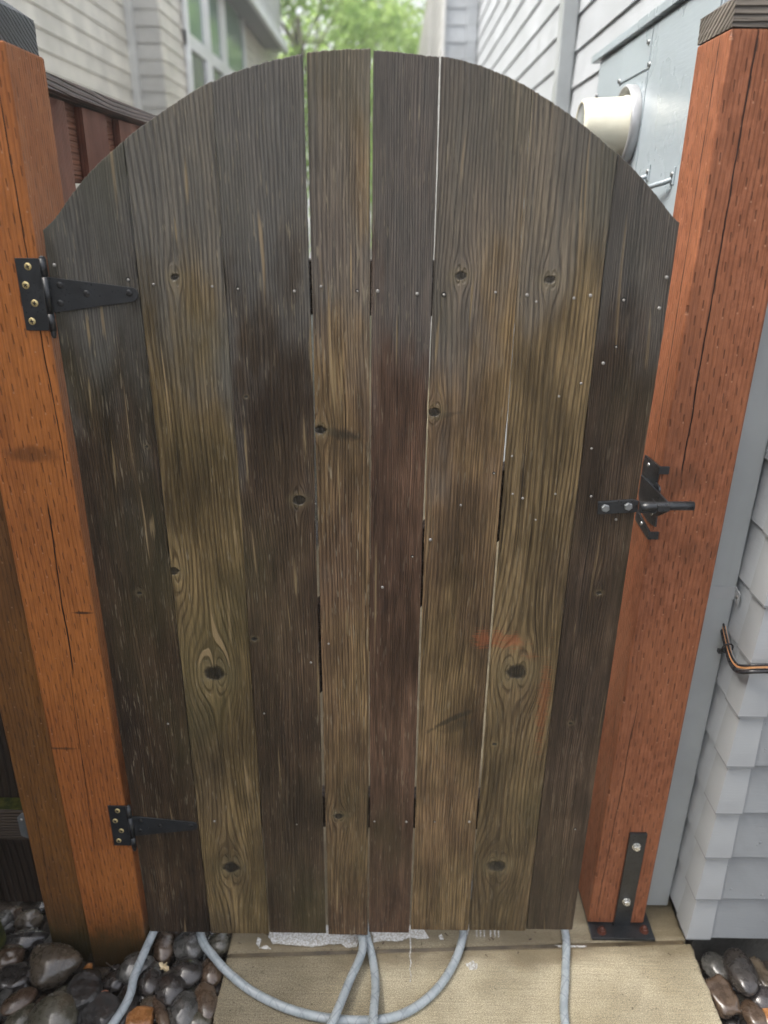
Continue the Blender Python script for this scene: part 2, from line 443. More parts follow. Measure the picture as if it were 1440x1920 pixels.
col = tc_.mix(wet * tc_.ss(wetn, 0.3, 0.6, 0.35, 0.85), col, (0.15, 0.115, 0.062))
damp = tc_.noise(v_, 3.2, 5, 0.65)
col = tc_.scale_col(col, tc_.ss(damp, 0.42, 0.62, 0.88, 1.07))
tc_.bump(sand * 0.5 + broom * 0.55 + sand2 * 0.5 - pit * 1.4, 0.0022, 0.85)
M['concrete'] = tc_.out(col, tc_.ss(wetn + wet * 0.25, 0.45, 0.9, 0.75, 0.35), 0.45)
def jy(x): return -0.001 + 0.0505 * x + 0.0005      # line of the tooled joint
def slab(name, x0, x1, ya, yb, zt, seedk, jag_r=0.004):
    """ya / yb: functions or constants"""
    fa = ya if callable(ya) else (lambda x: ya); fb = yb if callable(yb) else (lambda x: yb)
    pts = []
    n = 60
    for i in range(n+1): x = x0 + (x1-x0)*i/n; pts.append((x, fa(x)))
    ys = [fa(x1) + (fb(x1)-fa(x1))*k/70 for k in range(1, 70)]
    for y in ys: pts.append((x1 + jag_r*mnoise.noise(Vector((y*30, seedk, 0)))*1.5 + 0.0015*mnoise.noise(Vector((y*140, seedk, 3))), y))
    for i in range(n, -1, -1): x = x0 + (x1-x0)*i/n; pts.append((x, fb(x)))
    ys = [fb(x0) + (fa(x0)-fb(x0))*k/70 for k in range(1, 70)]
    for y in ys: pts.append((x0 + 0.004*mnoise.noise(Vector((y*18, seedk+5, 0))), y))
    m = MB(); m.prism(pts, lambda u, v, k: (u, v, zt if k else zt-0.11))
    bmesh.ops.recalc_face_normals(m.bm, faces=m.bm.faces)
    ed = [e for e in m.bm.edges if abs(e.verts[0].co.z-zt) < 1e-5 and abs(e.verts[1].co.z-zt) < 1e-5]
    bmesh.ops.bevel(m.bm, geom=ed, offset=0.0075, segments=3, affect='EDGES', profile=0.5, clamp_overlap=True)
    return structure(m.build(name, M['concrete']))
slab('path', -0.376, 0.768, -0.62, lambda x: jy(x) - 0.0045, 0.0, 1.0)
slab('path', -0.376, 0.760, lambda x: jy(x) + 0.0045, 1.3, 0.0, 2.0)
slab('path', -0.376, 0.728, 1.306, 20.0, 0.0, 3.0)
slab('path', -0.376, 0.768, -3.2, -0.626, 0.0, 4.0)
jm = MB(); jm.prism([(-0.370, jy(-0.370)-0.007), (0.752, jy(0.752)-0.007), (0.752, jy(0.752)+0.007), (-0.370, jy(-0.370)+0.007)], lambda u, v, k: (u, v, -0.0045 if k else -0.09))
M['joint'] = simple('joint_dirt', (0.085, 0.065, 0.038), 0.35, 0, 0.003, 90, 0.4)
structure(jm.build('path', M['joint']))

# ================================================================== GATE
GX = -0.052
gate = thing('garden_gate', (GX, 0, 0), 'weathered dark brown wooden gate of eight upright boards with an arched top', 'gate')
BT = 0.017
ARCH = [(-0.5638,1.6305),(-0.4918,1.715),(-0.4156,1.7738),(-0.3385,1.8203),(-0.2708,1.8563),(-0.2055,1.8777),(-0.1351,1.892),(-0.0324,1.8984),(0.0703,1.8898),(0.1278,1.8794),(0.2097,1.8483),(0.2778,1.8106),(0.349,1.7616),(0.4051,1.7154),(0.4585,1.659),(0.47,1.645)]
def interp(tab, x):
    if x <= tab[0][0]: return tab[0][1]
    for (a, b), (c, d) in zip(tab, tab[1:]):
        if x <= c: return b + (d-b)*(x-a)/(c-a)
    return tab[-1][1]
def arch(x):  # smoothed
    return sum(interp(ARCH, x + d) for d in (-0.03, -0.015, 0, 0.015, 0.03)) / 5 + 0.0008
SEAMX = [-0.5630, -0.4168, -0.2732, -0.1325, -0.0330, 0.0685, 0.2090, 0.3470, 0.4580]
# gap width by height for each seam (z, width)
GAP = [None,
 [(0, .0012), (2, .0010)],
 [(0, .0028), (.45, .0026), (.5, .0006), (1.4, .0008), (1.6, .0008), (1.9, .0004)],
 [(0, .0054), (.75, .0048), (.98, .0044), (1.2, .0036), (1.32, .0010), (1.5, .0028), (1.62, .0030), (1.66, .0032), (1.74, .0040), (1.9, .0048)],
 [(0, .0028), (.5, .0024), (.9, .0006), (1.3, .0008), (1.4, .0016), (1.62, .0022), (1.66, .0032), (1.9, .0038)],
 [(0, .0036), (.4, .0038), (1.1, .0036), (1.3, .0020), (1.5, .0010), (1.7, .0012), (1.9, .0014)],
 [(0, .0008), (.3, .0014), (.42, .0038), (.7, .0042), (1.1, .0038), (1.25, .0034), (1.38, .0006), (1.5, .0002), (1.9, .0002)],
 [(0, .0018), (.3, .0010), (1.9, .0010)],
 None]
def seam(i, z, side):
    x = SEAMX[i] + 0.0016 * mnoise.noise(Vector((i*7.3, z*3.1, 0))) + 0.0005 * mnoise.noise(Vector((i*3.3+side, z*40, 0)))
    if GAP[i]: x += side * interp(GAP[i], z) / 2 + side * max(0, 0.0004*mnoise.noise(Vector((i, z*90, side*5))))
    return x
BOT = [0.0500, 0.0475, 0.0540, 0.0490, 0.0600, 0.0705, 0.0740, 0.0790]
D1 = (0.052, 0.034, 0.022); D2 = (0.036, 0.022, 0.015); DL = (0.018, 0.011, 0.008)
O1 = (0.112, 0.082, 0.042); O2 = (0.080, 0.062, 0.035); OL = (0.034, 0.022, 0.012)
BM = [
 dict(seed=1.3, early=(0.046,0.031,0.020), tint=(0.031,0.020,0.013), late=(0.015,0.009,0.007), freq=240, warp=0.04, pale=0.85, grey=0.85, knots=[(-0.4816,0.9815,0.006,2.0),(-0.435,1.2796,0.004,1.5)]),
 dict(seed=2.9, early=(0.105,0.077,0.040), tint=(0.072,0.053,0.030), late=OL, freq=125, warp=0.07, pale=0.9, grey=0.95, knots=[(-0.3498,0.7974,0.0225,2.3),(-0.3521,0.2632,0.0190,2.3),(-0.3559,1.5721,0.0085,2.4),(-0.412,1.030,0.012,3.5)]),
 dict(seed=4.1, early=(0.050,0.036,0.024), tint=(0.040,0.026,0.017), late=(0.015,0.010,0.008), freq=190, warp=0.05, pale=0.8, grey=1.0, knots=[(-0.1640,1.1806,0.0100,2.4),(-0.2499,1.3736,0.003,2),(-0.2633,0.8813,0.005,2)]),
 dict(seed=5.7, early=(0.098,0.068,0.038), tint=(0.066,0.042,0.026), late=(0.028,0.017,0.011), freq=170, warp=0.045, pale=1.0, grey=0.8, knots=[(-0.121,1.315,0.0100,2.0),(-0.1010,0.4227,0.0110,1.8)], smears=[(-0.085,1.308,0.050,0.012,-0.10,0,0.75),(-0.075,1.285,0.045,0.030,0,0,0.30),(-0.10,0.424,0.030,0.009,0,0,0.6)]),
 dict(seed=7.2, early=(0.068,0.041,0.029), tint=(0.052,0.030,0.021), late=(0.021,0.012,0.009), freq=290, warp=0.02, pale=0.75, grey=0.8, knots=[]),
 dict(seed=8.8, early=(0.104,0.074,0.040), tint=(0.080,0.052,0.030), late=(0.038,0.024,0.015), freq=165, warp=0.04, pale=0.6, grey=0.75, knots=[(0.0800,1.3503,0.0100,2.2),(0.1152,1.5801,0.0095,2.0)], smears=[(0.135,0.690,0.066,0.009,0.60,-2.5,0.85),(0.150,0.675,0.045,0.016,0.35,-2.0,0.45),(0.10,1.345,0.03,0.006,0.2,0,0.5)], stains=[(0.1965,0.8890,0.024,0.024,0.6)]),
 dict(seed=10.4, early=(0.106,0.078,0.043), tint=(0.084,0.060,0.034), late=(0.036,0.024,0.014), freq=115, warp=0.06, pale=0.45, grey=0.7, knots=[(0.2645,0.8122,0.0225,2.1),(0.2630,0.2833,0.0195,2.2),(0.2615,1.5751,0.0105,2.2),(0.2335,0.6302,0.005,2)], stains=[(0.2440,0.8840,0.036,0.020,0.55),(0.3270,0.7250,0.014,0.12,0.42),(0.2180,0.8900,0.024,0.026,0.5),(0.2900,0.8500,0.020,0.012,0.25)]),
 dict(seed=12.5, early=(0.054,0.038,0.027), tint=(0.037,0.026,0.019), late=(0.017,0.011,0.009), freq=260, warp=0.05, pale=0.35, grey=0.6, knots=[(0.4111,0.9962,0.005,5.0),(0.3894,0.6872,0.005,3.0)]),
]
MARKP = [(449,925,6,150,0),(430,1160,6,110,0),(440,1000,5,60,0),(585,650,8,90,0),(573,810,6,70,0),(702,1120,5,210,0),(627,715,7,70,0),(553,1085,6,60,0),(283,990,9,44,.06),(636,905,4,110,0),(885,555,5,60,.02),
         (462,850,6,90,0),(596,1290,4,120,0),(640,700,5,90,.02),(166,620,6,40,.05),(170,742,5,50,.05),(820,650,5,60,.04),(1078,1180,4,50,0),(430,1330,6,60,0),(523,1450,4,90,0),(650,1160,5,50,0),(215,880,4,60,.04),(745,640,3,60,0),(350,340,6,50,0),(690,330,4,120,0),(330,430,5,40,0)]
for px, py, w_, h_, lean in MARKP:
    p = at(px, py, 1, 0.0); i = sum(1 for q in SEAMX[1:8] if p.x > q)
    BM[i].setdefault('marks', []).append((p.x, p.z, w_/950*0.50, h_/850*0.68, lean))
BLAB = ['dark brown hinge board', 'wide olive brown board with two big dark knots', 'dark board with one small knot', 'narrow board with pale scratches', 'narrow reddish brown board', 'olive board with a curved scar', 'wide light olive board with orange stain above a big knot', 'dark latch board']
boards = []
for i in range(8):
    e0, e1 = seam(i, 1.7, 1), seam(i+1, 1.7, -1)
    poly = []
    zt1 = arch(SEAMX[i+1]); zt0 = arch(SEAMX[i])
    n = 90
    zs0 = [BOT[i] + (zt0-BOT[i])*k/n for k in range(n+1)]
    zs1 = [BOT[i] + 0.001 + (zt1-BOT[i])*k/n for k in range(n+1)]
    right = [(seam(i+1, z, -1), z) for z in zs1]
    left = [(seam(i, z, 1), z) for z in zs0]
    xa, xb = left[-1][0], right[-1][0]
    top = []
    k = int((xb-xa)/0.0022)
    jig = rnd.random()*100
    stepz = [0.0, 0.0012, -0.0006, 0.001, -0.001, 0.0008, -0.0005, 0.001][i]
    for j in range(1, k):
        x = xb + (xa-xb)*j/k
        top.append((x, arch(x) + stepz + 0.0011*mnoise.noise(Vector((x*220, jig, 0))) + 0.0009*mnoise.noise(Vector((x*520, jig, 4)))))
    bot = []
    for j in range(1, 30):
        x = left[0][0] + (right[0][0]-left[0][0])*j/30
        bot.append((x, BOT[i] + 0.0008*mnoise.noise(Vector((x*120, i*3.0, 9)))))
    poly = bot + right + top + left[::-1]
    m = MB(); yoff = [0.0, 0.0006, -0.0004, 0.0008, 0.0, 0.0007, -0.0006, 0.0003][i]
    xm = (e0 + e1) / 2
    m.prism(poly, lambda u, v, k: (u - (math.copysign(min(0.0020, abs(u-xm)*0.04), u-xm) if k else 0), yoff + (BT if k else 0.0), v))
    bmesh.ops.recalc_face_normals(m.bm, faces=m.bm.faces)
    ed = [e for e in m.bm.edges if abs(e.verts[0].co.y-yoff) < 1e-6 and abs(e.verts[1].co.y-yoff) < 1e-6]
    bmesh.ops.bevel(m.bm, geom=ed, offset=0.0011, segments=2, affect='EDGES', profile=0.5, clamp_overlap=True)
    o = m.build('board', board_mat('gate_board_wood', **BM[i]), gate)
    o['label'] = BLAB[i]
    boards.append(o)
def board_of(x):
    for i in range(8):
        if x < SEAMX[i+1]: return boards[i]
    return boards[7]
# rails and brace behind the boards
M['rail'] = plain_wood('gate_rail_wood', 3.0, (0.050, 0.033, 0.022), (0.020, 0.013, 0.009), 'x')
for z0, z1 in ((1.512, 1.601), (0.372, 0.461)):
    MB().box(-0.556, 0.450, BT + 0.0015, BT + 0.0395, z0, z1).build('rail', M['rail'], gate, bevel=0.003)
br = MB(); hb = 0.058
br.prism([(-0.550, 0.462), (-0.408, 0.462), (0.446, 1.37-hb+0.02), (0.446, 1.37+hb+0.005), (-0.550, 0.552+hb)], lambda u, v, k: (u, (BT+0.0395) if k else BT+0.0015, v))
br.build('brace', M['rail'], gate, bevel=0.003)
# nails and screws in the boards
NPX = [(102,497),(240,524),(288,533),(398,537),(446,541),(552,546),(602,537),(670,545),(708,546),(782,551),(832,552),(929,548),(988,553),(1005,565),(1076,559),(1107,554),(1169,562),(1250,520),(1236,578),(1155,650),(1131,681),(1048,743),(1089,718),(1109,841),(960,855),(926,887),(864,947),(1041,926),(1108,930),(961,926),(980,934),(1004,974),(1155,974),(807,1012),(773,1043),(717,1101),(616,1207),(495,1337),(583,1242),(315,1357),(815,1540),(762,1541),(702,1540),(1078,1554),(880,1541),(402,1540),(556,1545)]
nail_me = None
for k, (px, py) in enumerate(NPX):
    p = at(px, py, 1, 0.0)
    r = rnd.choice((0.0022, 0.0026, 0.0030))
    b = board_of(p.x)
    if k % 3 == 1:  # sunk head in a dark crushed hole
        MB().lathe([(0.0004, 0.0), (0.0004, r*1.35)], (p.x, 0, p.z), (0, -1, 0), 14).build('nail_hole', M['hole'], b, origin=(p.x, 0, p.z))
        MB().lathe([(-0.001, r*0.8), (0.0010, r*0.78), (0.0013, 0.0)], (p.x+0.0004, 0, p.z-0.0007), (0, -1, 0), 12).build('nail', M['nail'], b, origin=(p.x, 0, p.z))
    else:
        MB().lathe([(-0.002, r), (0.0008, r), (0.0014, r*0.8), (0.0015, 0.0)], (p.x, 0, p.z), (0, -1, 0), 14).build('nail', M['nail'], b, origin=(p.x, 0, p.z))

# screws with a cross recess
def screw(x, z, y, r, mat, parent, rot, name='screw'):
    m = MB(); m.lathe([(-0.001, r), (0.0006, r), (0.0012, r*0.9), (0.0013, 0.0)], (x, y, z), (0, -1, 0), 20)
    o = m.build(name, mat, parent, origin=(x, y, z))
    c = MB()
    for a in (rot, rot + PI/2):
        ca, sa = math.cos(a), math.sin(a); L, W = r*0.55, r*0.16
        c.prism([(L*ca-W*sa, L*sa+W*ca), (-L*ca-W*sa, -L*sa+W*ca), (-L*ca+W*sa, -L*sa-W*ca), (L*ca+W*sa, L*sa-W*ca)], lambda u, v, k, yy=0: (x+u, y - (0.0017 + 0.0001*(a > rot) if k else 0.0008), z+v))
    c.build('recess', M['hole'], o, origin=(x, y, z))
    return o
for (sg, zc, hx, lab) in ((1.0, 1.5420, 0.0, 'upper black strap hinge'), (0.985, 0.3880, 0.0015, 'lower black strap hinge')):
    m = MB(); dz = zc - 1.542
    f = lambda u, v, k: (u + hx, (-0.0005 if not k else -0.0033), v + dz)
    # leaf on the post (set back with the post face), strap, barrel
    m.prism([(-0.6150, 1.4835), (-0.5705, 1.4835), (-0.5705, 1.5995), (-0.6150, 1.5995)], f)
    m.prism([(-0.5660, 1.5125), (-0.4270, 1.5330), (-0.4205, 1.5380), (-0.4185, 1.5455), (-0.4215, 1.5525), (-0.4280, 1.5555), (-0.5660, 1.5705)], f)
    hinge = m.build('hinge', M['black'], gate, bevel=0.0007)
    hinge['label'] = lab
    b = MB()
    for k, (z0, z1) in enumerate(((1.4835, 1.5115), (1.5125, 1.5705), (1.5715, 1.5995))):
        b.lathe([(0, 0.0), (0, 0.0058), (z1-z0, 0.0058), (z1-z0, 0.0)], (-0.5685 + hx, -0.0055, z0 + dz), (0, 0, 1), 18)
    b.lathe([(-0.010, 0.0), (-0.010, 0.0030), (-0.004, 0.0044), (0.0, 0.0044), (0.118, 0.0044), (0.1205, 0.0052), (0.1225, 0.0)], (-0.5685 + hx, -0.0055, 1.4815 + dz), (0, 0, 1), 16)
    b.build('barrel', M['black'], hinge)
    for k, (x, z) in enumerate(((-0.5946, 1.5864), (-0.6032, 1.5570), (-0.5931, 1.5282), (-0.6026, 1.4986))):
        screw(x + hx, z + dz, -0.0033, 0.0060, M['brass'], hinge, 0.3 + k*0.5)
    for k, (x, z) in enumerate(((-0.5467, 1.5577), (-0.5503, 1.5287), (-0.5045, 1.5446), (-0.4336, 1.5463))):
        screw(x + hx, z + dz, -0.0033, 0.0056, M['screwdark'], hinge, 0.5 + k*0.4)
# latch bar on the gate
m = MB()
m.prism([(0.3870, 1.1625), (0.4480, 1.1665), (0.4600, 1.1690), (0.4600, 1.1905), (0.4480, 1.1930), (0.3855, 1.1875)], lambda u, v, k: (u, -0.0005 if not k else -0.0055, v))
m.prism([(-0.0060, 1.1690), (-0.0200, 1.1725), (-0.0200, 1.1885), (-0.0060, 1.1905)], lambda u, v, k: (0.4600 + (0.028 if k else 0) , u, v) )
lb = m.build('latch_bar', M['black'], gate, bevel=0.0012)
MB().tube([(0.4600, -0.0150, 1.1810), (0.4760, -0.0150, 1.1835), (0.5100, -0.0150, 1.1855), (0.5560, -0.0150, 1.1862)], 0.0083, 20).build('rod', M['black'], lb)
for x, z in ((0.3991, 1.1763), (0.4407, 1.1802)):
    MB().hexa((x, -0.0055, z), (0, -1, 0), 0.0078, 0.0055, rnd.random()).build('bolt', M['galv'], lb, origin=(x, -0.0055, z))

# ================================================================== POSTS
LP_M = post_mat('left_post_stain', 3.7, (0.36, 0.128, 0.036), (0.29, 0.098, 0.028), (0.195, 0.058, 0.016), cracks=[(-0.588, 1.20, 1.90, 0.0011, -0.015), (-0.640, 0.78, 1.18, 0.0016, 0.02), (-0.662, 0.30, 0.80, 0.0008, 0.03)], moss=0.85, dirt=[(-0.655, 1.262, 0.05, 0.018, 0.55), (-0.6, 0.935, 0.02, 0.003, 0.9), (-0.70, 0.60, 0.04, 0.004, 0.7)])
LP2_M = post_mat('left_rear_post_stain', 9.7, (0.19, 0.084, 0.026), (0.13, 0.060, 0.021), (0.080, 0.032, 0.012), cracks=[(-0.78, 0.1, 0.5, 0.0008, 0.02)], moss=0.8)
RP_M = post_mat('right_post_stain', 6.1, (0.275, 0.104, 0.050), (0.225, 0.080, 0.037), (0.155, 0.051, 0.023), cracks=[(0.640, 1.20, 1.96, 0.0016, 0.0), (0.618, 0.05, 0.70, 0.0009, 0.02)]  , worn=0.22, offx=0.003, rough=(0.42, 0.62), dirt=[(0.655, 1.20, 0.05, 0.04, 0.35), (0.70, 1.05, 0.05, 0.03, 0.2)])
def capm(name, seed, c1, c2): return plain_wood(name, seed, c1, c2, 'x', 95, 0.85, 0.5, 0.006)
M['capL'] = capm('weathered_cap_dark', 2.0, (0.075, 0.082, 0.086), (0.014, 0.016, 0.018))
M['capR'] = capm('weathered_cap_grey', 5.0, (0.150, 0.130, 0.108), (0.030, 0.025, 0.021))
def cap(x0, x1, y0, y1, z0, z1, mat, parent):
    m = MB(); ch = 0.020
    cx, cy = (x0+x1)/2, (y0+y1)/2
    m.bm.verts.ensure_lookup_table()
    L = [(x0, y0, z0), (x1, y0, z0), (x1, y1, z0), (x0, y1, z0)]
    U = [(x0, y0, z1-ch), (x1, y0, z1-ch), (x1, y1, z1-ch), (x0, y1, z1-ch)]
    Tt = [(x0+ch*1.5, y0+ch*1.5, z1), (x1-ch*1.5, y0+ch*1.5, z1), (x1-ch*1.5, y1-ch*1.5, z1), (x0+ch*1.5, y1-ch*1.5, z1)]
    r = [[m.bm.verts.new(p) for p in q] for q in (L, U, Tt)]
    for a, b in ((0, 1), (1, 2)):
        for k in range(4): m.bm.faces.new((r[a][k], r[a][(k+1)%4], r[b][(k+1)%4], r[b][k]))
    m.bm.faces.new(r[2]); m.bm.faces.new(r[0][::-1])
    bmesh.ops.subdivide_edges(m.bm, edges=m.bm.edges, cuts=6, use_grid_fill=True)
    for v in m.bm.verts:
        n_ = mnoise.noise(v.co * 60) * 0.0008 + mnoise.noise(Vector((v.co.z*260, v.co.x*8, v.co.y*8))) * 0.0009
        d = Vector((v.co.x-cx, v.co.y-cy, 0))
        if d.length > 1e-4: v.co += d.normalized() * n_
    return m.build('cap', mat, parent, bevel=0.0)
def timber(x0, x1, y0, y1, z0, z1, mat, parent):
    return MB().box(x0, x1, y0, y1, z0, z1).build('timber', mat, parent, bevel=0.0045, seg=3)
lp = thing('gate_post', (-0.648, 0.07, -0.08), 'orange brown timber post carrying the black hinges, weathered dark block on top', 'post')
timber(-0.7165, -0.5775, 0.0005, 0.1385, -0.08, 1.905, LP_M, lp)
cap(-0.7120, -0.5840, 0.006, 0.134, 1.9065, 1.9760, M['capL'], lp)
lp2 = thing('fence_post', (-0.772, 0.06, -0.08), 'narrower dark mossy timber post close beside the left gate post', 'post')
timber(-0.8190, -0.7195, 0.0150, 0.1150, -0.08, 1.80, LP2_M, lp2)
rp = thing('gate_post', (0.593, 0.147, 0), 'reddish brown timber post with grey cap block, bolted to a black steel base plate', 'post')
timber(0.5215, 0.6630, 0.0770, 0.2170, 0.010, 1.9450, RP_M, rp)
cap(0.5215, 0.6640, 0.0765, 0.2190, 1.9465, 2.0050, M['capR'], rp)
bp = MB(); bp.box(0.5225, 0.6800, 0.0345, 0.2250, 0.0010, 0.0085)
base = bp.build('base_plate', M['black'], rp, bevel=0.0015)
st = MB(); st.box(0.5860, 0.6275, 0.0700, 0.0765, 0.0086, 0.3140)
strap = st.build('strap', M['black'], rp, bevel=0.0015)
for x, z in ((0.6055, 0.2755), (0.6063, 0.0947)):
    m = MB(); m.lathe([(0, 0.0), (0, 0.0105), (0.0014, 0.0105), (0.0014, 0.0)], (x, 0.0700, z), (0, -1, 0), 24, False)
    m.hexa((x, 0.0686, z), (0, -1, 0), 0.0088, 0.0075, rnd.random())
    m.build('bolt', M['zinc'], strap, origin=(x, 0.07, z))
for x, y in ((0.5510, 0.0535), (0.6585, 0.0580)):
    m = MB(); m.lathe([(0, 0.0), (0, 0.0115), (0.0018, 0.0115), (0.0018, 0.0)], (x, y, 0.0085), (0, 0, 1), 24, False)
    m.hexa((x, y, 0.0103), (0, 0, 1), 0.0095, 0.008, rnd.random())
    m.lathe([(0.017, 0.0048), (0.024, 0.0046), (0.0245, 0.0)], (x, y, 0.0), (0, 0, 1), 14)
    m.build('bolt', M['rust'], base, origin=(x, y, 0.0085))
# latch catch on the post
m = MB()
fa = lambda x0, x1: (lambda u, v, k: (x1 if k else x0, u, v))
m.prism([(0.1600, 1.2270), (0.0745, 1.2310), (0.0745, 1.2163), (0.0800, 1.1970), (0.0600, 1.1950), (0.0560, 1.1890), (0.0480, 1.1163), (0.0900, 1.1105), (0.1391, 1.1151), (0.1622, 1.1420)], fa(0.5165, 0.5205))
m.prism([(0.1592, 1.0850), (0.0816, 1.0787), (0.0745, 1.0787), (0.0745, 1.0955), (0.1125, 1.1010), (0.1592, 1.1090)], fa(0.5165, 0.5205))
m.box(0.5165, 0.5365, 0.0715, 0.0755, 1.2160, 1.2312)
m.box(0.5165, 0.5365, 0.0715, 0.0755, 1.0790, 1.0950)
m.prism([(0.1340, 1.1930), (-0.0174, 1.1945), (-0.0260, 1.1900), (-0.0270, 1.1796), (0.0316, 1.1435), (0.0493, 1.1500), (0.1244, 1.1492)], fa(0.5060, 0.5095))
m.box(0.5095, 0.5165, 0.080, 0.125, 1.1520, 1.1900)
m.prism([(-0.0262, 1.1900), (-0.0262, 1.1796), (0.0100, 1.1575), (0.0100, 1.1900)], fa(0.4880, 0.4900))
m.box(0.4880, 0.5090, -0.0275, -0.0245, 1.1790, 1.1900)
ct = m.build('latch_catch', M['black'], rp, bevel=0.0008)
for y, z in ((0.128, 1.216), (0.118, 1.094), (0.072, 1.135)):
    m = MB(); m.lathe([(-0.001, 0.0045), (0.0015, 0.0045), (0.0025, 0.003), (0.0026, 0)], (0.5165, y, z), (-1, 0, 0), 16).build('screw', M['zinc'], ct, origin=(0.5165, y, z))

# ================================================================== SIDE FENCE (runs away behind the left post)
M['fboard'] = post_mat('fence_board_stain', 4.4, (0.200, 0.078, 0.045), (0.130, 0.050, 0.032), (0.085, 0.030, 0.020), incise=0.0, freq=150, rough=(0.5, 0.7))
M['frail'] = plain_wood('fence_rail_stain', 7.0, (0.200, 0.085, 0.050), (0.120, 0.048, 0.028), 'y', 90, 0.4)
M['fcap'] = plain_wood('fence_cap_weathered', 8.0, (0.150, 0.110, 0.098), (0.052, 0.038, 0.036), 'y', 130, 0.8, 0.5, 0.005)
fence = thing('side_fence', (-0.66, 1.5, -0.05), 'red brown board fence with a flat cap rail running back beside the beige house', 'fence')
MB().box(-0.726, -0.628, 0.142, 4.6, 1.8760, 1.9030).build('cap_rail', M['fcap'], fence, bevel=0.003)
MB().box(-0.704, -0.668, 0.142, 4.6, 1.7250, 1.8750).build('rail', M['frail'], fence, bevel=0.002)
MB().box(-0.704, -0.668, 0.142, 4.6, 0.25, 0.34).build('rail', M['frail'], fence, bevel=0.002)
y = 0.243; k = 0
while y < 4.4:
    MB().box(-0.667, -0.650, y, y + 0.140, 0.03, 1.8700).build('board', M['fboard'], fence, bevel=0.0015)
    y += 0.226; k += 1
# fence panel to the left, nearly in the plane of the gate
M['dboard'] = plain_wood('dark_panel_wood', 12.0, (0.030, 0.020, 0.013), (0.012, 0.008, 0.006), 'z', 60, 0.7)
M['mossrail'] = plain_wood('mossy_rail_wood', 13.0, (0.055, 0.040, 0.028), (0.022, 0.015, 0.010), 'x', 110, 0.8)
tm = T('moss'); a_ = tm.noise(tm.vec, 260, 4, 0.7); b_ = tm.noise(tm.vec, 60, 3)
tm.bump(a_, 0.008, 1.0)
M['moss'] = tm.out(tm.mix(tm.ss(b_, 0.35, 0.65), (0.030, 0.038, 0.008), (0.085, 0.085, 0.016)), 0.8, 0.2)
pf = thing('panel_fence', (-1.6, 0.08, -0.05), 'very dark board fence panel with a mossy lower rail left of the narrow post', 'fence')
x = -0.815 - 0.141
for k in range(12):
    MB().box(x, x + 0.1385, 0.075 + 0.002*(k % 2), 0.093 + 0.002*(k % 2), 0.052, 1.78).build('board', M['dboard'], pf, bevel=0.0015)
    x -= 0.1405
rl = MB().box(-2.5, -0.8205, 0.034, 0.0735, 0.302, 0.391).build('rail', M['mossrail'], pf, bevel=0.003)
MB().box(-2.5, -0.8205, 0.036, 0.0715, 0.3915, 0.3945).build('moss', M['moss'], rl, bevel=0.001)
MB().box(-2.5, -0.8205, 0.034, 0.0735, 1.45, 1.539).build('rail', M['mossrail'], pf, bevel=0.003)
m = MB(); m.prism([(-0.8195, 0.305), (-0.8450, 0.318), (-0.8450, 0.372), (-0.8330, 0.386), (-0.8195, 0.386)], lambda u, v, k: (u, 0.0335 if not k else 0.0315, v))
M['galv_'] = simple('galvanised_sheet_', (0.30, 0.32, 0.33), 0.4, 0.6, 0.0003, 200, 0.2)
bk = m.build('bracket', M['galv'], pf, bevel=0.0004)
MB().lathe([(0, 0.004), (0.0012, 0.0036), (0.0014, 0)], (-0.836, 0.0315, 0.366), (0, -1, 0), 14).build('nail', M['nail'], bk)
y = -0.04  # added unseen fence run towards the camera, to shade the lower left
for k in range(17):
    MB().box(-1.368 + 0.002*(k % 2), -1.350 + 0.002*(k % 2), y - 0.1385, y, 0.0, 1.80).build('board', M['dboard'], pf, bevel=0.0015)
    y -= 0.1405
for z0 in (0.302, 1.45): MB().box(-1.3475, -1.310, -2.42, -0.05, z0, z0 + 0.089).build('rail', M['mossrail'], pf, bevel=0.003)  # rails of the same added shading run
# mossy stake at the far left
m = MB(); m.prism([(-0.960, -0.07), (-0.925, -0.07), (-0.945, 0.20), (-0.960, 0.22)], lambda u, v, k: (u, -0.02 if not k else 0.02, v))
tag(m.build('stake', M['moss'], None, bevel=0.004, origin=(-0.93, 0, -0.05)), 'mossy green stake end standing in the stones at the far left edge', 'stake')

# ================================================================== HOUSE ON THE RIGHT
LAP = 0.1315
WR = simple
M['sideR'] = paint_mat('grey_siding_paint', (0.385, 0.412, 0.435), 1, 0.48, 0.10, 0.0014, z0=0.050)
M['sideF'] = paint_mat('grey_siding_paint_shaded_wet', (0.250, 0.266, 0.278), 2, 0.50, 0.08, 0.0020, drops=True, z0=0.050)  # same paint as the side wall, darkened for the shaded front; wet drops
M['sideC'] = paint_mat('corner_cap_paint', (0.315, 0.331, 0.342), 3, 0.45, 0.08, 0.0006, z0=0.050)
M['spout'] = paint_mat('downspout_paint', (0.33, 0.355, 0.365), 4, 0.36, 0.14, 0.0003)
M['sideW'] = paint_mat('pale_siding_paint', (0.60, 0.60, 0.585), 6, 0.55, 0.05, 0.001)
M['trimW'] = paint_mat('pale_trim_paint', (0.66, 0.66, 0.64), 7, 0.5, 0.05, 0.0006)
M['found'] = simple('foundation', (0.05, 0.048, 0.042), 0.5, 0, 0.004, 60, 0.3)
